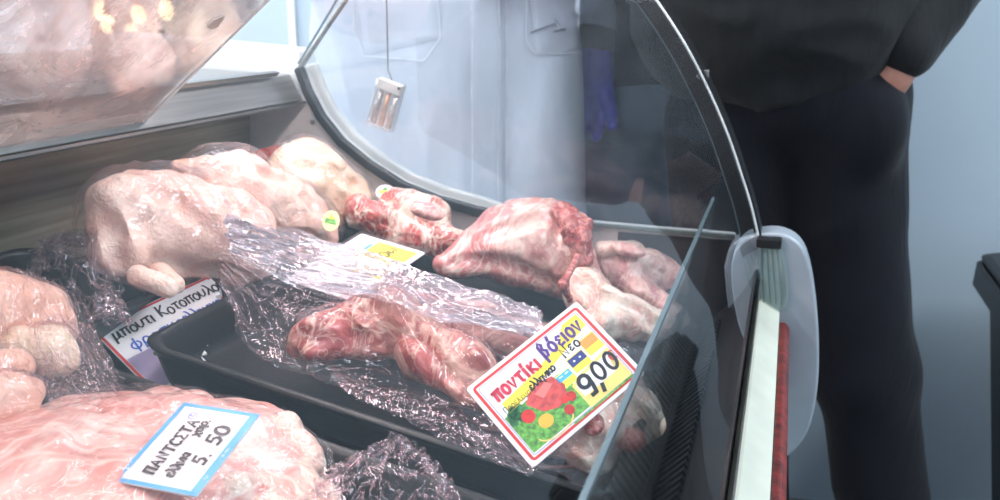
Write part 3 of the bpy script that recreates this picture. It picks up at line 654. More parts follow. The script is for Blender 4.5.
# wrap over the pork and its loose end
drape('plastic_wrap', [(-40, 410, 0), (60, 392, 0), (150, 386, 0), (240, 400, 0), (330, 450, -.01)], [(-60, 560, 0), (100, 560, 0), (200, 560, 0), (300, 540, 0), (345, 510, -.01)], M['film_soft'],
    'clear wrap stretched over the pork slices in the lower left', n=(190, 110), amp=.0018, s=6, aniso=(1.6, 1), seed=19, taut=16, cat='plastic film')
drape('plastic_wrap', [(335, 480, -.01), (385, 462, .0), (402, 450, .0), (425, 470, .0), (450, 500, .0)], [(300, 520, 0), (350, 530, 0), (400, 530, 0), (430, 530, 0), (470, 530, .0)], M['film'],
    'crumpled loose end of film by the bottom edge below the front tray', n=(110, 60), amp=.009, s=3.4, aniso=(1.5, 1), seed=23, lift=.008, loft=.02, cat='plastic film')
# ---------------------------------------------------------------- price tags
def fx(name, c, rough=.4, em=0): return plain(name, c, rough, var=.015, sc=40)
INK = fx('black_ink', (22, 20, 26)); BLUEINK = fx('blue_ink', (40, 90, 190)); WHT = fx('tag_white', (238, 234, 234)); REDP = fx('tag_red', (206, 48, 46)); YEL = fx('tag_yellow', (244, 226, 70))
BLU = fx('tag_sky_blue', (66, 170, 226)); GRN = plain('tag_leaf_green', (88, 150, 60), .4, var=.35, sc=300); DGRN = plain('tag_dark_green', (40, 104, 60), .4, var=.4, sc=300); TOM = plain('tag_tomato', (200, 44, 36), .35, var=.2, sc=200)
LEM = fx('tag_lemon', (226, 178, 60)); PNK = plain('tag_beef', (190, 70, 66), .4, var=.25, sc=150); NAVY = fx('tag_navy', (36, 52, 120)); ORG = fx('tag_orange', (238, 150, 70)); PURP = fx('tag_purple', (84, 52, 130)); LILAC = fx('tag_lilac', (172, 166, 206)); CRED = fx('tag_crimson', (196, 40, 66)); PEACH = fx('tag_peach', (236, 214, 120))
SLV = thin('clear_tag_sleeve', (.985, .975, .975, 1), .04, .05, .03, (236, 214, 214), gmax=.5)
def arcp(cx, cy, rx, ry, a0, a1, n=10): return [(cx + rx * math.cos(math.radians(a0 + (a1 - a0) * i / n)), cy + ry * math.sin(math.radians(a0 + (a1 - a0) * i / n))) for i in range(n + 1)]
O_ = lambda w=.5, h=.6: [arcp(w / 2, h / 2, w / 2, h / 2, 80, 440, 14)]
GL = {
 'μ': (.6, [[(0, -.32), (.08, .6)], [(.06, .2), (.14, .02), (.32, .05), (.46, .6)], [(.46, .6), (.46, .1), (.58, 0)]]),
 'π': (.6, [[(-.02, .58), (.62, .62)], [(.14, .6), (.1, 0)], [(.46, .6), (.48, 0)]]),
 'ο': (.48, O_(.46)), 'υ': (.52, [[(0, .6), (.05, .12), (.22, 0), (.42, .15), (.5, .6)]]), 'τ': (.5, [[(0, .58), (.5, .62)], [(.25, .6), (.25, .06), (.38, 0)]]),
 'ι': (.16, [[(.06, .6), (.06, 0)]]), 'Κ': (.6, [[(.05, .95), (.05, 0)], [(.5, .9), (.08, .42), (.56, 0)]]), 'κ': (.5, [[(.05, .6), (.05, 0)], [(.45, .6), (.08, .3), (.48, 0)]]),
 'λ': (.5, [[(.05, .95), (.16, .9), (.5, 0)], [(.3, .5), (0, 0)]]), 'φ': (.7, [arcp(.34, .3, .32, .3, 110, 420, 14), [(.36, .9), (.33, -.3)]]),
 'ρ': (.5, [[(0, -.32), (.04, .3)] + arcp(.26, .3, .22, .28, 180, -150, 12)]), 'ε': (.42, [[(.4, .54), (.18, .6), (.05, .46), (.26, .33), (.04, .2), (.12, .02), (.42, .06)]]),
 'σ': (.55, [arcp(.25, .28, .24, .28, 60, 420, 14), [(.25, .58), (.6, .58)]]), 'ν': (.45, [[(0, .6), (.2, 0), (.44, .6)]]), 'η': (.5, [[(0, .6), (.06, .5), (.06, 0)], [(.06, .4), (.25, .6), (.44, .45), (.44, -.3)]]),
 'α': (.5, [[(.46, .6), (.3, .1), (.12, 0), (0, .3), (.14, .58), (.32, .45), (.5, 0)]]), 'χ': (.5, [[(0, .6), (.46, -.2)], [(.46, .6), (0, -.2)]]), 'ω': (.7, [[(.08, .6), (0, .2), (.14, 0), (.32, .3), (.5, 0), (.66, .2), (.56, .6)]]),
 'ί': (.2, [[(.08, .6), (.08, 0)], [(.08, .75), (.14, .95)]]), 'ό': (.48, O_(.46) + [[(.24, .75), (.32, .95)]]), 'β': (.5, [[(.04, -.3), (.04, .8), (.2, .95), (.36, .8), (.2, .52), (.42, .35), (.3, .04), (.06, .06)]]),
 'Π': (.6, [[(0, .92), (.62, .95)], [(.08, .92), (.08, 0)], [(.52, .92), (.52, 0)]]), 'Α': (.65, [[(0, 0), (.3, .95), (.6, 0)], [(.12, .35), (.5, .35)]]), 'Ν': (.6, [[(.04, 0), (.04, .95), (.54, .02), (.54, .95)]]),
 'Τ': (.6, [[(0, .92), (.6, .92)], [(.3, .92), (.3, 0)]]), 'Σ': (.55, [[(.5, .95), (.02, .92), (.3, .48), (.02, .04), (.54, 0)]]), 'Ε': (.5, [[(.48, .95), (.05, .95), (.05, 0), (.5, 0)], [(.05, .48), (.4, .48)]]), 'C': (.55, [arcp(.32, .47, .3, .47, 50, 310, 12)]),
 '9': (.6, [arcp(.28, .68, .24, .25, 20, 380, 14) + [(.5, .4), (.42, .05)], [(.42, .05), (.2, .05)]]), '0': (.6, [arcp(.28, .45, .26, .44, 80, 440, 16)]), '5': (.55, [[(.5, .92), (.12, .9), (.08, .52), (.36, .56), (.5, .3), (.34, .02), (.04, .06)]]),
 '7': (.55, [[(.0, .9), (.5, .9), (.16, 0)]]), ',': (.3, [[(.14, .1), (.06, -.18)]]), '.': (.22, [[(.06, .06), (.09, 0)]]), ' ': (.35, []), '€': (.6, [arcp(.35, .45, .3, .42, 50, 310, 12), [(0, .54), (.45, .54)], [(0, .36), (.42, .36)]])}
class Tag:
    def __init__(s, name, c, x, n, W, H, label, mats, th=.0012, sleeve=0, bend=0):
        s.bend = bend
        s.x = Vector(x).normalized(); s.n = Vector(n).normalized(); s.y = s.n.cross(s.x).normalized(); s.c = Vector(c); s.W = W; s.H = H
        s.root = empty(name, tuple(s.c - s.y * H / 2), label, 'price tag')
        m = MB()
        if bend:
            nu, nv = 20, 14; g = [s.f(i / nu, j / nv, z_) for z_ in (0, -th) for i in range(nu + 1) for j in range(nv + 1)]; q = nv + 1; b_ = (nu + 1) * q
            m.add(g, [(i * q + j, i * q + j + 1, (i + 1) * q + j + 1, (i + 1) * q + j) for i in range(nu) for j in range(nv)] + [(b_ + i * q + j, b_ + (i + 1) * q + j, b_ + (i + 1) * q + j + 1, b_ + i * q + j + 1) for i in range(nu) for j in range(nv)])
        else: m.prism(s.rr(0, 0, 1, 1, .02), s.f, -th, 0)
        m.build('card', mats, s.root)
        if sleeve and not bend:
            e = sleeve; m = MB(); m.prism(s.rr(-e, -e * 1.3, 1 + e, 1 + e * 1.3, .02), s.f, .0011, .0014); m.build('clear_sleeve', SLV, s.root)
    def f(s, u, v, d):
        w_ = getattr(s, 'bend', 0)
        if w_: d = d - min(.05, w_ * max(0, (u - .42) / .58 + (v - .28) / .72 - .97))
        return tuple(s.c + s.x * (u - .5) * s.W + s.y * (.5 - v) * s.H + s.n * d)
    def rr(s, u0, v0, u1, v1, r, n=4):
        ru = r; rv = r * s.W / s.H; o = []
        for (cu_, cv_, a0) in ((u1 - ru, v1 - rv, 0), (u0 + ru, v1 - rv, 90), (u0 + ru, v0 + rv, 180), (u1 - ru, v0 + rv, 270)):
            for k in range(n + 1): a = math.radians(a0 + 90 * k / n); o.append((cu_ + ru * math.cos(a), cv_ + rv * math.sin(a)))
        return o[::-1]
    def poly(s, m, P, lay, mi): m.add([s.f(u, v, lay * .00009 + .0001) for u, v in P], [tuple(range(len(P)))], mi)
    def disc(s, m, u, v, r, lay, mi, sq=1): s.poly(m, [(u + r * math.cos(t), v + r * sq * s.W / s.H * math.sin(t)) for t in np.linspace(6.283, 0, 17)[:-1]], lay, mi)
    def frame(s, m, e, w, lay, mi, r=.03):
        a = s.rr(e, e * 1.3, 1 - e, 1 - e * 1.3, r); b = s.rr(e + w, (e + w) * 1.3, 1 - e - w, 1 - (e + w) * 1.3, max(r - w, .004)); n = len(a); z = lay * .00009 + .0001
        m.add([s.f(u, v, z) for u, v in a + b], [(i, (i + 1) % n, (i + 1) % n + n, i + n) for i in range(n)], mi)
    def write(s, m, txt, u, v, size, w=.11, rot=0, gap=.14, lay=6, mi=0, slant=.1, jit=.03, sx=1):
        """handwritten strokes; size = cap height as share of the tag height"""
        S_ = size * s.H; cu_ = 0; ca, sa = math.cos(rot), math.sin(rot); rg = np.random.default_rng(len(txt) + 3)
        for ch in txt:
            adv, st = GL[ch]; jy = rg.normal(0, jit)
            for P in st:
                Q = []
                for (a, b) in P:
                    a = (cu_ + a + b * slant) * S_ * sx; b = (b + jy) * S_; Q.append(np.array([a * ca - b * sa, a * sa + b * ca]))
                L_ = len(Q); V = []
                for i, q in enumerate(Q):
                    t = Q[min(i + 1, L_ - 1)] - Q[max(i - 1, 0)]; t = t / (np.linalg.norm(t) + 1e-9); nn = np.array([-t[1], t[0]]) * w * S_ / 2
                    if i == 0: q = q - t * w * S_ * .3
                    if i == L_ - 1: q = q + t * w * S_ * .3
                    for e in (nn, -nn):
                        p = q + e; V.append(s.f(u + p[0] / s.W, v - p[1] / s.H, lay * .00009 + .0001))
                m.add(V, [(2 * i, 2 * i + 1, 2 * i + 3, 2 * i + 2) for i in range(L_ - 1)], mi)
            cu_ += adv + gap
    def printed(s, txt, u, v, size, mat, sx=1, bold=.02, name='printed_word', lay=5):
        c = bpy.data.curves.new('t', 'FONT'); c.body = txt; c.size = 1; c.offset = bold; c.resolution_u = 3
        o = bpy.data.objects.new('t', c); COL.objects.link(o); bpy.context.view_layer.update()
        me = bpy.data.meshes.new_from_object(o.evaluated_get(bpy.context.evaluated_depsgraph_get())); bpy.data.objects.remove(o)
        k = size * s.H
        for q in me.vertices: q.co = s.f(u + q.co.x * k * sx / s.W, v - q.co.y * k / s.H, lay * .00009 + .0001)
        me.materials.clear(); me.name = name; return link(name, me, mat, s.root)
# red bordered tag with a nine euro price
T = Tag('price_tag', (-.159, .649, .814), (.6115, .6224, .4886), (.1923, -.7159, .6713), .118, .0823, 'tilted white price tag with red border and vegetable picture reading 9,00 euro', WHT, th=.003)
m = MB(); T.frame(m, .028, .022, 1, 0)
T.frame(m, .058, .008, 1, 1, .02)
T.poly(m, [(.07, .09), (.07, .46), (.30, .40), (.93, .40), (.93, .09)], 1, 2)
T.poly(m, [(.12, .34), (.12, .47), (.45, .40), (.93, .25), (.93, .10), (.80, .10), (.70, .22), (.45, .30)], 2, 3)
m.build('printed_border', [REDP, LILAC, WHT, YEL], T.root)
m = MB(); T.poly(m, [(.07, .47), (.07, .90), (.50, .90), (.62, .90), (.55, .46)], 1, 0)
for i in range(26):
    a = rng.random(2); T.disc(m, .10 + a[0] * .12 + (.3 if i > 16 else 0) * (a[1] > .4), .46 + a[1] * .12, .020 + .014 * rng.random(), 2, 1)
T.poly(m, [(.24, .50), (.30, .43), (.40, .40), (.50, .44), (.53, .58), (.49, .70), (.40, .72), (.30, .66)], 3, 2)
T.poly(m, [(.33, .47), (.44, .44), (.47, .50), (.36, .56)], 4, 5)
T.disc(m, .20, .60, .048, 4, 3); T.disc(m, .27, .74, .055, 5, 4, .85); T.disc(m, .44, .80, .036, 5, 3); T.disc(m, .51, .71, .036, 4, 3); T.disc(m, .46, .70, .026, 5, 3)
T.poly(m, arcp(.30, .80, .15, .12, 20, 170, 9) + arcp(.30, .83, .15, .10, 170, 20, 9), 3, 6)
m.build('vegetable_picture', [GRN, DGRN, PNK, TOM, LEM, fx('tag_pale_beef', (214, 120, 112)), PEACH], T.root)
m = MB()
T.poly(m, [(.50, .47), (.50, .62), (.63, .62), (.63, .47)], 2, 3); T.poly(m, [(.505, .48), (.505, .55), (.625, .55), (.625, .48)], 3, 0)
T.poly(m, [(.645, .41), (.645, .58), (.785, .58), (.785, .41)], 2, 3); T.poly(m, [(.65, .42), (.65, .51), (.78, .51), (.78, .42)], 3, 1)
T.poly(m, [(.80, .34), (.80, .53), (.93, .53), (.93, .34)], 2, 3); T.poly(m, [(.805, .35), (.805, .45), (.925, .45), (.925, .35)], 3, 2)
T.poly(m, [(.56, .64), (.56, .92), (.93, .92), (.93, .56), (.66, .60)], 2, 4); T.poly(m, [(.58, .67), (.58, .80), (.86, .80), (.90, .60), (.66, .63)], 3, 5)
T.poly(m, [(.40, .925), (.40, .945), (.93, .945), (.93, .925)], 3, 6)
for a in (.53, .58): T.poly(m, [(a, .50), (a, .51), (a + .03, .51), (a + .03, .50)], 4, 5)
for a in (.69, .74): T.disc(m, a, .465, .008, 4, 5)
m.build('price_boxes', [BLU, NAVY, ORG, YEL, PEACH, WHT, GRN], T.root)
m = MB(); T.write(m, 'ποντίκι', .11, .305, .165, .20, .01, gap=.22, slant=0, jit=0, lay=8, sx=.80); m.build('red_printed_word', CRED, T.root)
m = MB(); T.write(m, 'βόειον', .555, .265, .175, .18, .0, gap=.2, slant=0, jit=0, lay=8, sx=.80); m.build('purple_printed_word', PURP, T.root)
T.printed('Προέλευση:', .095, .445, .085, INK, .80, .005)
m = MB(); T.write(m, 'ελληνικο', .33, .43, .085, .2, .06, mi=0, gap=.05); T.write(m, 'Νεο', .66, .39, .11, .17, .12, gap=.22)
T.write(m, '9', .59, .845, .24, .17, .04, lay=7); T.write(m, ',', .70, .83, .24, .17, lay=7); T.write(m, '00', .725, .775, .20, .17, .02, lay=7, gap=.2)
m.build('handwriting', INK, T.root)
m = MB(); T.write(m, '€', .885, .71, .12, .13); m.build('euro_sign', REDP, T.root)

# chicken thigh tag behind the tray corner
k_ = 1.22; cc = CAM + (np.array([-.4387, .5613, .856]) - CAM) * k_
T = Tag('price_tag', cc, (.3698, .91, .1873), (.3355, -.3188, .8865), .105 * k_, .105 * k_ / 1.283, 'white price tag with thin red border half hidden behind the front tray corner', WHT, bend=.9)
m = MB(); T.frame(m, .005, .022, 1, 0)
T.poly(m, [(.03, .50), (.03, .96), (.40, .96), (.40, .50)], 1, 1); T.poly(m, [(.62, .34), (.62, .96), (.96, .96), (.96, .34)], 2, 2)
for i in range(22): a = rng.random(2); T.disc(m, .22 + a[0] * .12, .55 + a[1] * .35, .025, 3, 3)
T.disc(m, .28, .66, .035, 4, 4); T.disc(m, .26, .84, .035, 4, 5)
m.build('printed_border', [REDP, LILAC, YEL, DGRN, TOM, WHT], T.root)
m = MB(); T.write(m, 'μπουτι', .075, .24, .15, .14, gap=.10, sx=.84); T.write(m, 'Κοτοπουλου', .46, .235, .155, .12, gap=.09, sx=.80); m.build('handwriting', INK, T.root)
m = MB(); T.write(m, 'φρεσκο', .12, .44, .15, .12, gap=.16, sx=.94); T.write(m, 'ελληνικο', .56, .42, .13, .14, gap=.06, sx=.85); m.build('blue_handwriting', BLUEINK, T.root)

# pork belly tag, blue border
k_ = .942; cc = CAM + (np.array([-.3722, .4708, .8111]) - CAM) * k_
T = Tag('price_tag', cc, (.0056, .9595, .2818), (.0042, -.2818, .9595), .08 * k_, .064 * k_, 'white price tag with broad sky blue border lying on the pork', WHT, sleeve=.03)
m = MB(); T.frame(m, .0, .045, 1, 0, .01); T.poly(m, [(.03, .90), (.03, 1.0), (.97, 1.0), (.97, .90)], 2, 0); m.build('printed_border', [BLU, WHT], T.root)
m = MB(); T.write(m, 'ΠΑΝΤCΣΤΑ', .13, .37, .145, .23, -.02, gap=.2, sx=.92); T.write(m, 'ελλνκι', .13, .60, .13, .26, .02, gap=.05); T.write(m, 'χοιρ.', .62, .50, .12, .22, .02, gap=.08)
T.write(m, '5', .32, .82, .17, .24); T.write(m, '.', .42, .82, .17, .18); T.write(m, '50', .56, .80, .19, .23, gap=.16, sx=1.1); m.build('handwriting', INK, T.root)
m = MB(); T.write(m, 'ο', .80, .30, .17, .05, sx=1.3, lay=5); T.write(m, 'ε', .83, .27, .10, .1)
m.build('printed_marks', BLUEINK, T.root)
m = MB(); T.write(m, 'ει.νκι', .44, .965, .035, .16, gap=.2, sx=1.3); T.write(m, 'ι.ει', .18, .965, .03, .16, gap=.2); m.build('small_print', WHT, T.root)

# far yellow tag
k_ = 1.17; cc = CAM + (np.array([-.358, .7061, .8775]) - CAM) * k_
T = Tag('price_tag', cc, (.2315, .9563, .1784), (.0771, -.2008, .9766), .105 * k_, .105 * k_ / 1.4, 'white and yellow price tag half covered by film before the fatty chops', WHT, sleeve=.03)
m = MB(); T.poly(m, [(.40, .40), (.40, .93), (.95, .93), (.95, .34), (.62, .34)], 1, 0); T.poly(m, [(.70, .28), (.70, .33), (.88, .33), (.88, .28)], 1, 1); m.build('printed_panel', [YEL, BLU], T.root)
m = MB(); T.write(m, 'ουλο', .40, .34, .15, .13, gap=.12); T.write(m, '7,0ω', .60, .68, .17, .13, gap=.12); m.build('handwriting', INK, T.root)

# small stickers on the far meat
def sticker(px, py, h, n, w, h_, label, cols):
    c = Vector(D(px, py, h)); n = Vector(n).normalized(); x = Vector((.9, .3, 0)); x = (x - n * x.dot(n)).normalized(); y = n.cross(x)
    m = MB(); f3 = lambda a, b, d: tuple(c + x * a + y * b + n * d)
    m.prism([(w * math.cos(t) * (1 + .0 * k), h_ * math.sin(t)) for k, t in enumerate(np.linspace(.5, 6.28 + .5, 13)[:-1])], f3, 0, .0006, 0)
    m.add([f3(-w * .7, -h_ * .2, .0008), f3(w * .6, -h_ * .4, .0008), f3(w * .5, h_ * .1, .0008), f3(-w * .6, h_ * .3, .0008)], [(0, 1, 2, 3)], 1)
    m.add([f3(-w * .3, h_ * .2, .0009), f3(w * .5, h_ * .15, .0009), f3(0, h_ * .7, .0009)], [(0, 1, 2)], 2)
    o = m.build('sticker', cols); me = o.data; o.location = c
    for v in me.vertices: v.co -= c
    return tag(o, label, 'sticker')
sticker(385, 192, .034, (.2, -.75, .6), .013, .011, 'small white sticker with green leaf mark on the far chops', [WHT, YEL, GRN])
sticker(331, 221, .052, (.3, -.7, .6), .010, .013, 'small yellow green sticker on the right end of the middle chicken', [fx('pale_lime', (206, 212, 150)), GRN, YEL])

# clear case with three tubes hanging on a wire in front of the coat
YH = 1.105
hang = empty('hanging_gauge', tuple(at(383, 134, YH)), 'small clear plastic case with three tubes hanging on a thin wire inside the side glass', 'gauge')
A0, B0 = at(388, 76, YH), at(378, 132, YH); ax = Vector(B0 - A0); ex = ax.normalized(); sxv = ex.cross(Vector((0, 1, 0))).normalized(); 
f3 = lambda a, b, d: tuple(Vector(A0) + ex * b + sxv * a + Vector((0, 1, 0)) * d)
Lh = ax.length; wd = .019
# tilt the case like the photo: top right, bottom left
e2 = Vector((math.sin(math.radians(-18)), 0, -math.cos(math.radians(18)))); s2 = Vector((math.cos(math.radians(18)), 0, math.sin(math.radians(-18))))
cC0 = Vector(at(386, 104, YH)); g3 = lambda a, b, d: tuple(cC0 + s2 * a + e2 * b + Vector((0, d, 0)))
m = MB(); m.prism([(-wd, -.033), (wd, -.033), (wd, .034), (-wd, .034)], g3, -.009, .009); m.build('case', thin('clear_case', (.90, .90, .90, 1), .12, .06, .18, (225, 222, 220), gmax=.7), hang, bev=.003)
TB = plain('copper_tube', (186, 140, 108), .3, .7, .2, 90); TS = plain('silver_tube', (180, 176, 172), .25, .9, .2, 90)
for a, mt in ((-.011, TS), (0, TB), (.011, TS)):
    m = MB(); m.tube([g3(a, -.016, 0), g3(a, .030, 0)], .0042, 12); q = m.build('tube', mt, hang, smooth=True)
m = MB(); m.prism([(-wd + .002, -.031), (wd - .002, -.031), (wd - .002, -.018), (-wd + .002, -.018)], g3, -.007, .007); m.build('top_block', plain('white_block', (214, 212, 208), .5), hang, bev=.001)
m = MB(); m.tube([g3(.016, -.028, -.0095), g3(.016, -.028, -.011)], .002, 8); m.build('black_dot', INK, hang)
top = at(386, -40, YH); m = MB(); m.tube([g3(0, -.033, 0), at(388, 70, YH), at(387, 20, YH), (top[0], YH, 1.262)], .0011, 6); m.build('wire', plain('grey_wire', (120, 122, 126), .4, .6), hang)

# ---------------------------------------------------------------- people
M['skin'] = plain('skin', (176, 124, 106), .5, var=.06, sc=30, bmp=.05)
M['hair'] = plain('dark_hair', (38, 30, 26), .6, var=.3, sc=60, bmp=.4)
M['coat'] = cloth('white_coat_cotton', (222, 224, 236), sc=9, weave=420, var=.05, bst=.35)
M['seam'] = plain('coat_stitching', (236, 238, 246), .8)
M['jacket'] = cloth('black_jacket_cloth', (33, 35, 36), sc=10, var=.2, bst=.4)
M['trousers'] = cloth('navy_trouser_cloth', (12, 14, 23), sc=10, var=.2, bst=.4)
M['gtrousers'] = cloth('slate_grey_trouser_cloth', (104, 122, 138), sc=8, var=.1)
M['dtop'] = cloth('charcoal_top_cloth', (40, 41, 43), sc=8, weave=60)
M['glove'] = plain('violet_blue_glove', (82, 80, 196), .32, var=.12, sc=30, bmp=.35, bsc=60)
M['shoe'] = plain('black_shoe', (18, 18, 18), .4); M['eye'] = plain('eye', (60, 48, 40), .15)
V3 = lambda *a: np.array(a, float)
def hand(w, d, up, side, r=1.0, curl=.6, thumb=1, fan=0):
    """w wrist, d pointing direction, up = back of hand normal, side = towards the thumb"""
    d, up, side = [np.array(q, float) / np.linalg.norm(q) for q in (d, up, side)]; P = [cap(w, w + d * .03, .024 * r, .026 * r), cap(w + d * .045 - side * .018, w + d * .085 - side * .026, .014 * r, .012 * r), cap(w + d * .04 + side * .012, w + d * .09 + side * .024, .015 * r, .012 * r), cap(w + d * .04, w + d * .09, .015 * r, .013 * r)]
    for i, (o_, l) in enumerate(((.030, .066), (.010, .074), (-.010, .070), (-.029, .054))):
        a = w + d * (.092 if i < 3 else .084) + side * o_; c1_ = curl * (1 + .12 * i); d1 = d * math.cos(c1_) - up * math.sin(c1_); d2 = d * math.cos(2.1 * c1_) - up * math.sin(2.1 * c1_)
        fv = side * (1.5 - i) * fan; d1 = d1 + fv; d2 = d2 + fv; b = a + d1 * l * .5; c = b + d2 * l * .42; P += [cap(a - d * .01, b, .0092 * r, .0086 * r), cap(b, c, .0086 * r, .0072 * r)]
    t0 = w + d * .03 + side * .02; t1 = t0 + side * .026 * thumb + d * .028 - up * .008; t2 = t1 + d * .03 + side * .006 - up * .01
    return P + [cap(t0, t1, .0125 * r, .0105 * r), cap(t1, t2, .0105 * r, .0085 * r)]
def figure(x, y, ht, legs, arms, label, name='person'):
    """legs: [(hip, knee, ankle)], arms: [(shoulder, elbow, wrist)] in world coordinates"""
    k = ht / 1.75; P = []
    for h_, kn, an in legs:
        P += [cap(h_, kn, .078, .052), cap(kn, an, .050, .034), cap(an, V3(an[0], an[1] - .02, .05), .034, .036), cap(V3(an[0], an[1] + .03, .04), V3(an[0] * 1.0, an[1] - .15, .035), .036, .028)]
    P += [ell(V3(x, y, .95 * k), (.165, .115, .11)), cap(V3(x, y, 1.0 * k), V3(x, y, 1.18 * k), .14, .135, (1, .72, 1)), cap(V3(x, y, 1.18 * k), V3(x, y, 1.34 * k), .14, .15, (1, .7, 1)), cap(V3(x - .13, y, 1.42 * k), V3(x + .13, y, 1.42 * k), .062, .062)]
    P += [cap(V3(x, y, 1.42 * k), V3(x, y - .012, 1.53 * k), .06, .052)]
    hz = 1.63 * k; P += [ell(V3(x, y, hz + .02), (.075, .095, .10)), ell(V3(x, y - .03, hz - .055), (.054, .065, .06)), cap(V3(x, y - .092, hz + .015), V3(x, y - .112, hz - .022), .009, .013), cap(V3(x - .018, y - .088, hz - .055), V3(x + .018, y - .088, hz - .055), .008),
        ell(V3(x - .077, y + .005, hz), (.010, .018, .032)), ell(V3(x + .077, y + .005, hz), (.010, .018, .032)), sub(ell(V3(x - .031, y - .098, hz + .018), (.016, .012, .010)), .01), sub(ell(V3(x + .031, y - .098, hz + .018), (.016, .012, .010)), .01)]
    for sh, el_, wr, hd in arms:
        P += [cap(sh, el_, .050, .041), cap(el_, wr, .042, .028)]
        if hd: P += hd
    o = blob(name, P, M['skin'], k=.02, res=.0068, it=1); tag(o, label, 'person'); 
    blob('hair', [ell(V3(x, y + .012, hz + .045), (.083, .100, .090)), sub(ell(V3(x, y - .10, hz - .01), (.085, .075, .085)), .02), sub(ell(V3(x, y, hz - .11), (.12, .14, .10)), .02)], M['hair'], parent=o, k=.015, res=.006, lump=.004, lsc=40)
    for s_ in (-.031, .031): blob('eye', [ell(V3(x + s_, y - .086, hz + .018), (.012, .011, .008))], M['eye'], parent=o, k=.004, res=.003)
    for _, kn, an in legs: blob('shoe', [cap(V3(an[0], an[1] + .035, .05), V3(an[0], an[1] - .16, .04), .045, .036), cap(V3(an[0], an[1] + .02, .05), V3(an[0], an[1] + .01, .10), .045, .042)], M['shoe'], parent=o, k=.02, res=.006, floor=lambda v: 0)
    return o
def cloth_part(parent, name, prims, mat, k=.03, res=.009, fold=.006, fsc=(9, 9, 2.5), seed=0, it=2, floor=None): return blob(name, prims, mat, parent=parent, k=k, res=res, fold=fold, fsc=fsc, seed=seed, it=it, floor=floor)

# man in black by the end of the counter
X, Y = .010, 1.58
LG = [(V3(X - .10, Y, .90), V3(-.058, Y - .01, .50), V3(-.01, Y, .09)), (V3(X + .09, Y, .90), V3(.158, Y - .01, .50), V3(.250, Y, .09))]
wr = V3(.152, Y - .062, 1.005)
AR = [(V3(X + .18, Y, 1.42), V3(.240, Y + .04, 1.20), wr, hand(wr, (-.45, .10, -1), (.3, -.9, 0), (-.9, -.3, .1), .9, .3)),
      (V3(X - .18, Y, 1.42), V3(-.205, Y + .06, 1.17), V3(-.13, Y + .115, 1.0), hand(V3(-.13, Y + .115, 1.0), (.7, .1, -.7), (0, 1, 0), (0, 0, 1), 1, .35))]
pm = figure(X, Y, 1.78, LG, AR, 'person in black jacket and navy trousers standing with one hand in trouser pocket')
cloth_part(pm, 'trousers', [cap(LG[0][0], LG[0][1], .112, .092), cap(LG[0][1], LG[0][2] + V3(0, 0, .02), .090, .076), cap(LG[1][0] + V3(-.016, 0, 0), LG[1][1], .101, .086), cap(LG[1][1], LG[1][2] + V3(0, 0, .02), .082, .072), ell(V3(X - .005, Y, .97), (.186, .120, .12)),
    ell(V3(.125, Y - .075, .925), (.055, .05, .075))], M['trousers'], fold=.005, fsc=(8, 8, 5), seed=3)
cloth_part(pm, 'jacket', [ell(V3(X - .055, Y - .005, 1.115), (.215, .178, .20)), cap(V3(X - .02, Y, 1.15), V3(X, Y, 1.36), .20, .20, (1, .72, 1)), cap(V3(X - .15, Y, 1.42), V3(X + .15, Y, 1.42), .085)], M['jacket'], fold=.011, fsc=(6, 6, 9), seed=5, k=.05)
cloth_part(pm, 'sleeve', [cap(AR[0][0], AR[0][1], .080, .072), cap(AR[0][1], wr + V3(.012, .007, .044), .070, .050)], M['jacket'], fold=.004, seed=6, res=.007)
cloth_part(pm, 'sleeve', [cap(AR[1][0], AR[1][1], .080, .070), cap(AR[1][1], V3(-.14, Y + .11, 1.02), .070, .055)], M['jacket'], fold=.004, seed=7)
# pocket edge

# person in the white coat
X, Y = -.625, 1.63
LG = [(V3(X - .1, Y, .90), V3(X - .11, Y, .48), V3(X - .11, Y, .09)), (V3(X + .1, Y, .90), V3(X + .11, Y, .48), V3(X + .11, Y, .09))]
wl, wr2 = V3(X - .12, Y - .26, 1.27), V3(X + .12, Y - .26, 1.26)
AR = [(V3(X - .18, Y, 1.42), V3(X - .27, Y - .08, 1.20), wl, hand(wl, (.9, -.3, .2), (0, -.4, .9), (.2, -.8, .4), 1, .5)), (V3(X + .18, Y, 1.42), V3(X + .27, Y - .08, 1.20), wr2, hand(wr2, (-.9, -.3, .2), (0, -.4, .9), (-.2, -.8, .4), 1, .5))]
pc = figure(X, Y, 1.72, LG, AR, 'person in buttoned white work coat standing close behind the side glass')
CP = [cap(V3(X, Y, .55), V3(X, Y, 1.05), .265, .240, (1, .56, 1)), cap(V3(X, Y, 1.05), V3(X, Y, 1.36), .240, .215, (1, .58, 1)), cap(V3(X - .14, Y, 1.42), V3(X + .14, Y, 1.42), .085), ell(V3(X + .20, Y - .02, .80), (.06, .10, .30))]
ct = cloth_part(pc, 'work_coat', CP, M['coat'], k=.05, fold=.011, fsc=(7, 6, 2.4), seed=11, floor=lambda v: .45)
for s_, (a_, w_) in zip((0, 1), ((AR[0], wl), (AR[1], wr2))): cloth_part(pc, 'sleeve', [cap(a_[0], a_[1], .075, .065), cap(a_[1], w_, .063, .048)], M['coat'], fold=.004, seed=12 + s_)
cloth_part(pc, 'trousers', [cap(LG[0][1] + V3(0, 0, .2), LG[0][2], .10, .08), cap(LG[1][1] + V3(0, 0, .2), LG[1][2], .10, .08)], M['gtrousers'])
vc, fc = OCC[ct.name]; coatbv = BVHTree.FromPolygons([tuple(v.co + ct.location + pc.location) for v in ct.data.vertices], [tuple(int(a) for a in q) for q in fc.tolist()])
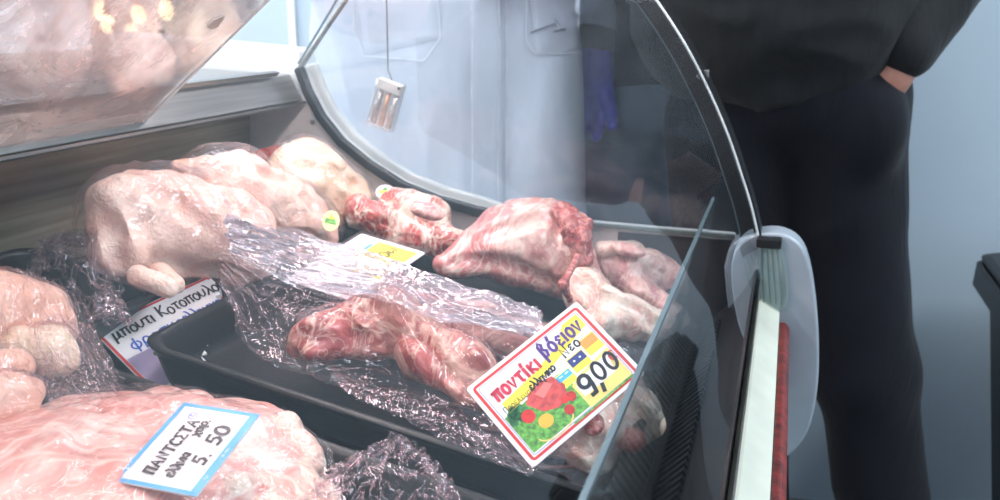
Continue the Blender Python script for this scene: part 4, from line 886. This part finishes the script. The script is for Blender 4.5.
def on_coat(px, py, d=.002):
    o_ = Vector(CAM); dr = Vector(ray(px, py)).normalized(); h_ = coatbv.ray_cast(o_, dr)
    return h_[0] + h_[1] * d if h_[0] is not None else Vector(at(px, py, Y - .14))
def on_coat_xz(x, z, d=.002):
    h_ = coatbv.ray_cast(Vector((x, .9, z)), Vector((0, 1, 0))); return (h_[0] + h_[1] * d) if h_[0] is not None else Vector((x, Y - .14, z))
def patch(name, P4, n=(14, 26), th=.004, mat=None):
    m = MB(); g = []
    for i in range(n[0] + 1):
        for j in range(n[1] + 1):
            a, b = i / n[0], j / n[1]; q = (np.array(P4[0]) * (1 - a) + np.array(P4[1]) * a) * (1 - b) + (np.array(P4[3]) * (1 - a) + np.array(P4[2]) * a) * b
            e = i in (0, n[0]) or j in (0, n[1]); g.append(on_coat(q[0], q[1], .0005 if e else th))
    m.add(g, [(i * (n[1] + 1) + j, i * (n[1] + 1) + j + 1, (i + 1) * (n[1] + 1) + j + 1, (i + 1) * (n[1] + 1) + j) for i in range(n[0]) for j in range(n[1])])
    return m.build(name, mat or M['coat'], pc, smooth=True)
patch('placket', [(471, -30), (500, -30), (503, 225), (471, 225)], (8, 60), .010)
for xs in ((471, -30, 471, 222), (497, -30, 501, 222), (505, -30, 508, 222)):
    m = MB(); m.tube([on_coat(xs[0] + (xs[2] - xs[0]) * t, xs[1] + (xs[3] - xs[1]) * t, .0105 if xs[0] < 500 else .002) for t in np.linspace(0, 1, 60)], .0011, 5); m.build('stitch_line', M['seam'], pc)
patch('pocket', [(354, -20), (438, -20), (440, 40), (366, 56)], (16, 16), .004)
m = MB(); m.tube([on_coat(x, y, .005) for x, y in interp([(354, -20), (357, 30), (366, 56), (426, 61), (441, 38), (438, -20)], np.linspace(0, 1, 50))], .0011, 5); m.build('stitch_line', M['seam'], pc)
patch('pocket', [(527, -20), (580, -20), (579, 50), (537, 54)], (14, 14), .004)
m = MB(); m.tube([on_coat(x, y, .005) for x, y in interp([(526, -20), (526, 40), (536, 54), (579, 53)], np.linspace(0, 1, 40))], .0013, 5); m.build('stitch_line', M['seam'], pc)
m = MB()
for a, b in (((530, 33), (556, 24)), ((552, 32), (563, 30)), ((553, 20), (558, 30))): m.tube([on_coat(*a, .008), on_coat(*b, .008)], .0022, 6)
m.build('pocket_clip', plain('shiny_clip', (220, 220, 224), .2, .9), pc)

# third person behind, gloved hand hanging
X, Y = -.225, 1.85
LG = [(V3(X - .085, Y, .88), V3(X - .075, Y, .48), V3(X - .07, Y, .09)), (V3(X + .09, Y, .88), V3(X + .10, Y, .48), V3(X + .10, Y, .09))]
wg = V3(-.357, Y - .12, 1.005)
hg = lambda r: hand(wg, (.04, -.06, -1), (.15, .95, 0), (-.95, .15, 0), r, .42, 1.7, .26)
AR = [(V3(X - .15, Y, 1.40), V3(-.385, Y - .02, 1.17), wg, [cap(wg, wg + V3(0, 0, -.04), .02)]), (V3(X + .15, Y, 1.40), V3(X + .21, Y, 1.16), V3(X + .20, Y + .02, .95), hand(V3(X + .20, Y + .02, .95), (0, 0, -1), (.9, -.2, 0), (0, -1, 0)))]
pg = figure(X, Y, 1.72, LG, AR, 'person in charcoal top and slate grey trousers with a violet blue gloved hand hanging')
blob('glove', hg(1.45) + [cap(wg - V3(0, 0, -.01), wg + V3(0, 0, .02), .034, .036)], M['glove'], parent=pg, k=.004, res=.003, lump=.001, lsc=50)
cloth_part(pg, 'sleeve', [cap(AR[0][0], AR[0][1], .068, .056), cap(AR[0][1], wg + V3(-.004, .004, .075), .054, .040)], M['coat'], fold=.003, res=.007)
cloth_part(pg, 'inner_cuff', [cap(wg + V3(-.004, 0, .060), wg + V3(0, 0, .03), .037, .036)], M['dtop'], fold=.002, res=.006)
cloth_part(pg, 'top', [cap(V3(X, Y, .98), V3(X, Y, 1.36), .185, .19, (1, .62, 1)), cap(V3(X - .12, Y, 1.42), V3(X + .12, Y, 1.42), .085), cap(AR[1][0], AR[1][1], .07, .06), cap(AR[1][1], AR[1][2], .058, .045)], M['dtop'])
cloth_part(pg, 'trousers', [cap(LG[0][0], LG[0][1], .100, .085), cap(LG[0][1], LG[0][2], .084, .075), cap(LG[1][0], LG[1][1], .105, .085), cap(LG[1][1], LG[1][2], .084, .075), ell(V3(X, Y, .93), (.175, .12, .11))], M['gtrousers'])

# black bin at the right edge
bx, by = .560, 1.72
def sq(a, b, z, r=.03, n=5): return [(bx + sx * (a - r) + r * math.cos(t + q * math.pi / 2), by + sy * (b - r) + r * math.sin(t + q * math.pi / 2), z) for q, (sx, sy) in enumerate([(1, 1), (-1, 1), (-1, -1), (1, -1)]) for t in np.linspace(0, math.pi / 2, n)]
def loft(name, rings, mat, parent):
    m = MB(); n = len(rings[0]); m.add(sum(rings, []), [(i * n + k, i * n + (k + 1) % n, (i + 1) * n + (k + 1) % n, (i + 1) * n + k) for i in range(len(rings) - 1) for k in range(n)] + [tuple(range(n))[::-1], tuple(range((len(rings) - 1) * n, len(rings) * n))])
    return m.build(name, mat, parent, bev=.003)
zt = at(985, 259, by - .17)[2] - .065
bn = empty('waste_bin', (bx, by, 0), 'black plastic bin with thick rim standing by the pale wall at the right edge', 'bin')
loft('body', [sq(.10, .09, 0), sq(.10, .09, .02), sq(.165, .15, zt - .07)], M['black'], bn)
loft('rim', [sq(.175, .16, zt - .075), sq(.192, .172, zt - .065), sq(.190, .170, zt - .02), sq(.185, .166, zt - .018)], M['black'], bn)
loft('lid', [sq(.182, .163, zt - .0175), sq(.185, .165, zt - .006), sq(.172, .153, zt)], M['black'], bn)
# added window and bulbs standing in for street glow blurred in the sliding glass
m = MB(); wx0, wx1, wz0, wz1 = -2.25, -1.74, .93, 1.75
m.box((wx0, 1.985, wz0), (wx1, 1.996, wz1)); o = m.build('stand_in_window', emit('street_glow_stand_in', (.80, .88, 1, 1), 1.6)); o['kind'] = 'structure'
for a, b in (((wx0 - .04, 1.97, wz0 - .04), (wx1 + .04, 1.998, wz0)), ((wx0 - .04, 1.97, wz1), (wx1 + .04, 1.998, wz1 + .04)), ((wx0 - .04, 1.97, wz0), (wx0, 1.998, wz1)), ((wx1, 1.97, wz0), (wx1 + .04, 1.998, wz1)), ((wx0, 1.975, 1.13), (wx1, 1.988, 1.15))):
    m = MB(); m.box(a, b); m.build('stand_in_frame', M['grey'], o)
WB = emit('stand_in_bulb_glow', (1, .72, .42, 1), 9)
for i, (px, py) in enumerate(((100, 8), (108, 22), (117, 40), (124, 56), (130, 30), (138, 12), (150, 47), (162, 45), (166, 8), (122, 68))):
    c = at(px, py, 1.93); e_ = empty('stand_in_bulb', tuple(c), 'small warm added bulb standing in for blurred lights in the sliding glass', 'bulb', 'added warm bulbs standing in for blurred lights')
    m = MB(); P = [(.002, .030), (.010, .027), (.016, .018), (.018, .006), (.014, -.008), (.008, -.018)]
    n = 12; vv = [(r_ * math.cos(2 * math.pi * k / n) + c[0], r_ * math.sin(2 * math.pi * k / n) + c[1], c[2] - z_) for r_, z_ in P for k in range(n)]
    m.add(vv, [(a * n + k, a * n + (k + 1) % n, (a + 1) * n + (k + 1) % n, (a + 1) * n + k) for a in range(len(P) - 1) for k in range(n)] + [tuple(range(n))[::-1]])
    m.build('bulb_glass', WB, e_, smooth=True)
    m = MB(); m.tube([(c[0], c[1], c[2] + .017), (c[0], c[1], c[2] + .040)], .009, 10); m.build('socket', M['rubber'], e_)
# ---------------------------------------------------------------- light
w = bpy.data.worlds.new('world'); S.world = w; w.use_nodes = True
bg = w.node_tree.nodes['Background']; bg.inputs[0].default_value = (.62, .78, 1, 1); bg.inputs[1].default_value = .6
def area(name, loc, rot, sx, sy, e, c):
    l = bpy.data.lights.new(name, 'AREA'); l.shape = 'RECTANGLE'; l.size = sx; l.size_y = sy; l.energy = e; l.color = c
    o = bpy.data.objects.new(name, l); COL.objects.link(o); o.location = loc; o.rotation_euler = rot; return o
area('case_tube_light', (-.40, .38, 1.238), (0, 0, 0), .045, 1.3, 6.8, (1, .83, .82))
area('unseen_overhead_light', (-1.2, .9, 2.7), (0, 0, 0), 1.2, 1.2, 45, (.92, .94, 1))
area('unseen_overhead_light', (1.5, .8, 2.7), (0, math.radians(12), 0), 1.0, 1.4, 105, (.84, .93, 1))  # added fill from overhead to brighten the right-hand wall
area('side_window_daylight', (-2.9, .9, 1.6), (0, math.radians(-90), 0), 1.2, 1.6, 45, (.90, .95, 1))
area('storefront_daylight', (-1.6, -1.6, 1.9), (math.radians(72), 0, math.radians(-28)), 2.4, 1.6, 36, (.90, .93, 1))
vs = S.view_settings; vs.view_transform = 'Standard'; vs.look = 'None'; vs.gamma = 1; vs.use_curve_mapping = False; vs.exposure = 0
S.cycles.transparent_max_bounces = 32
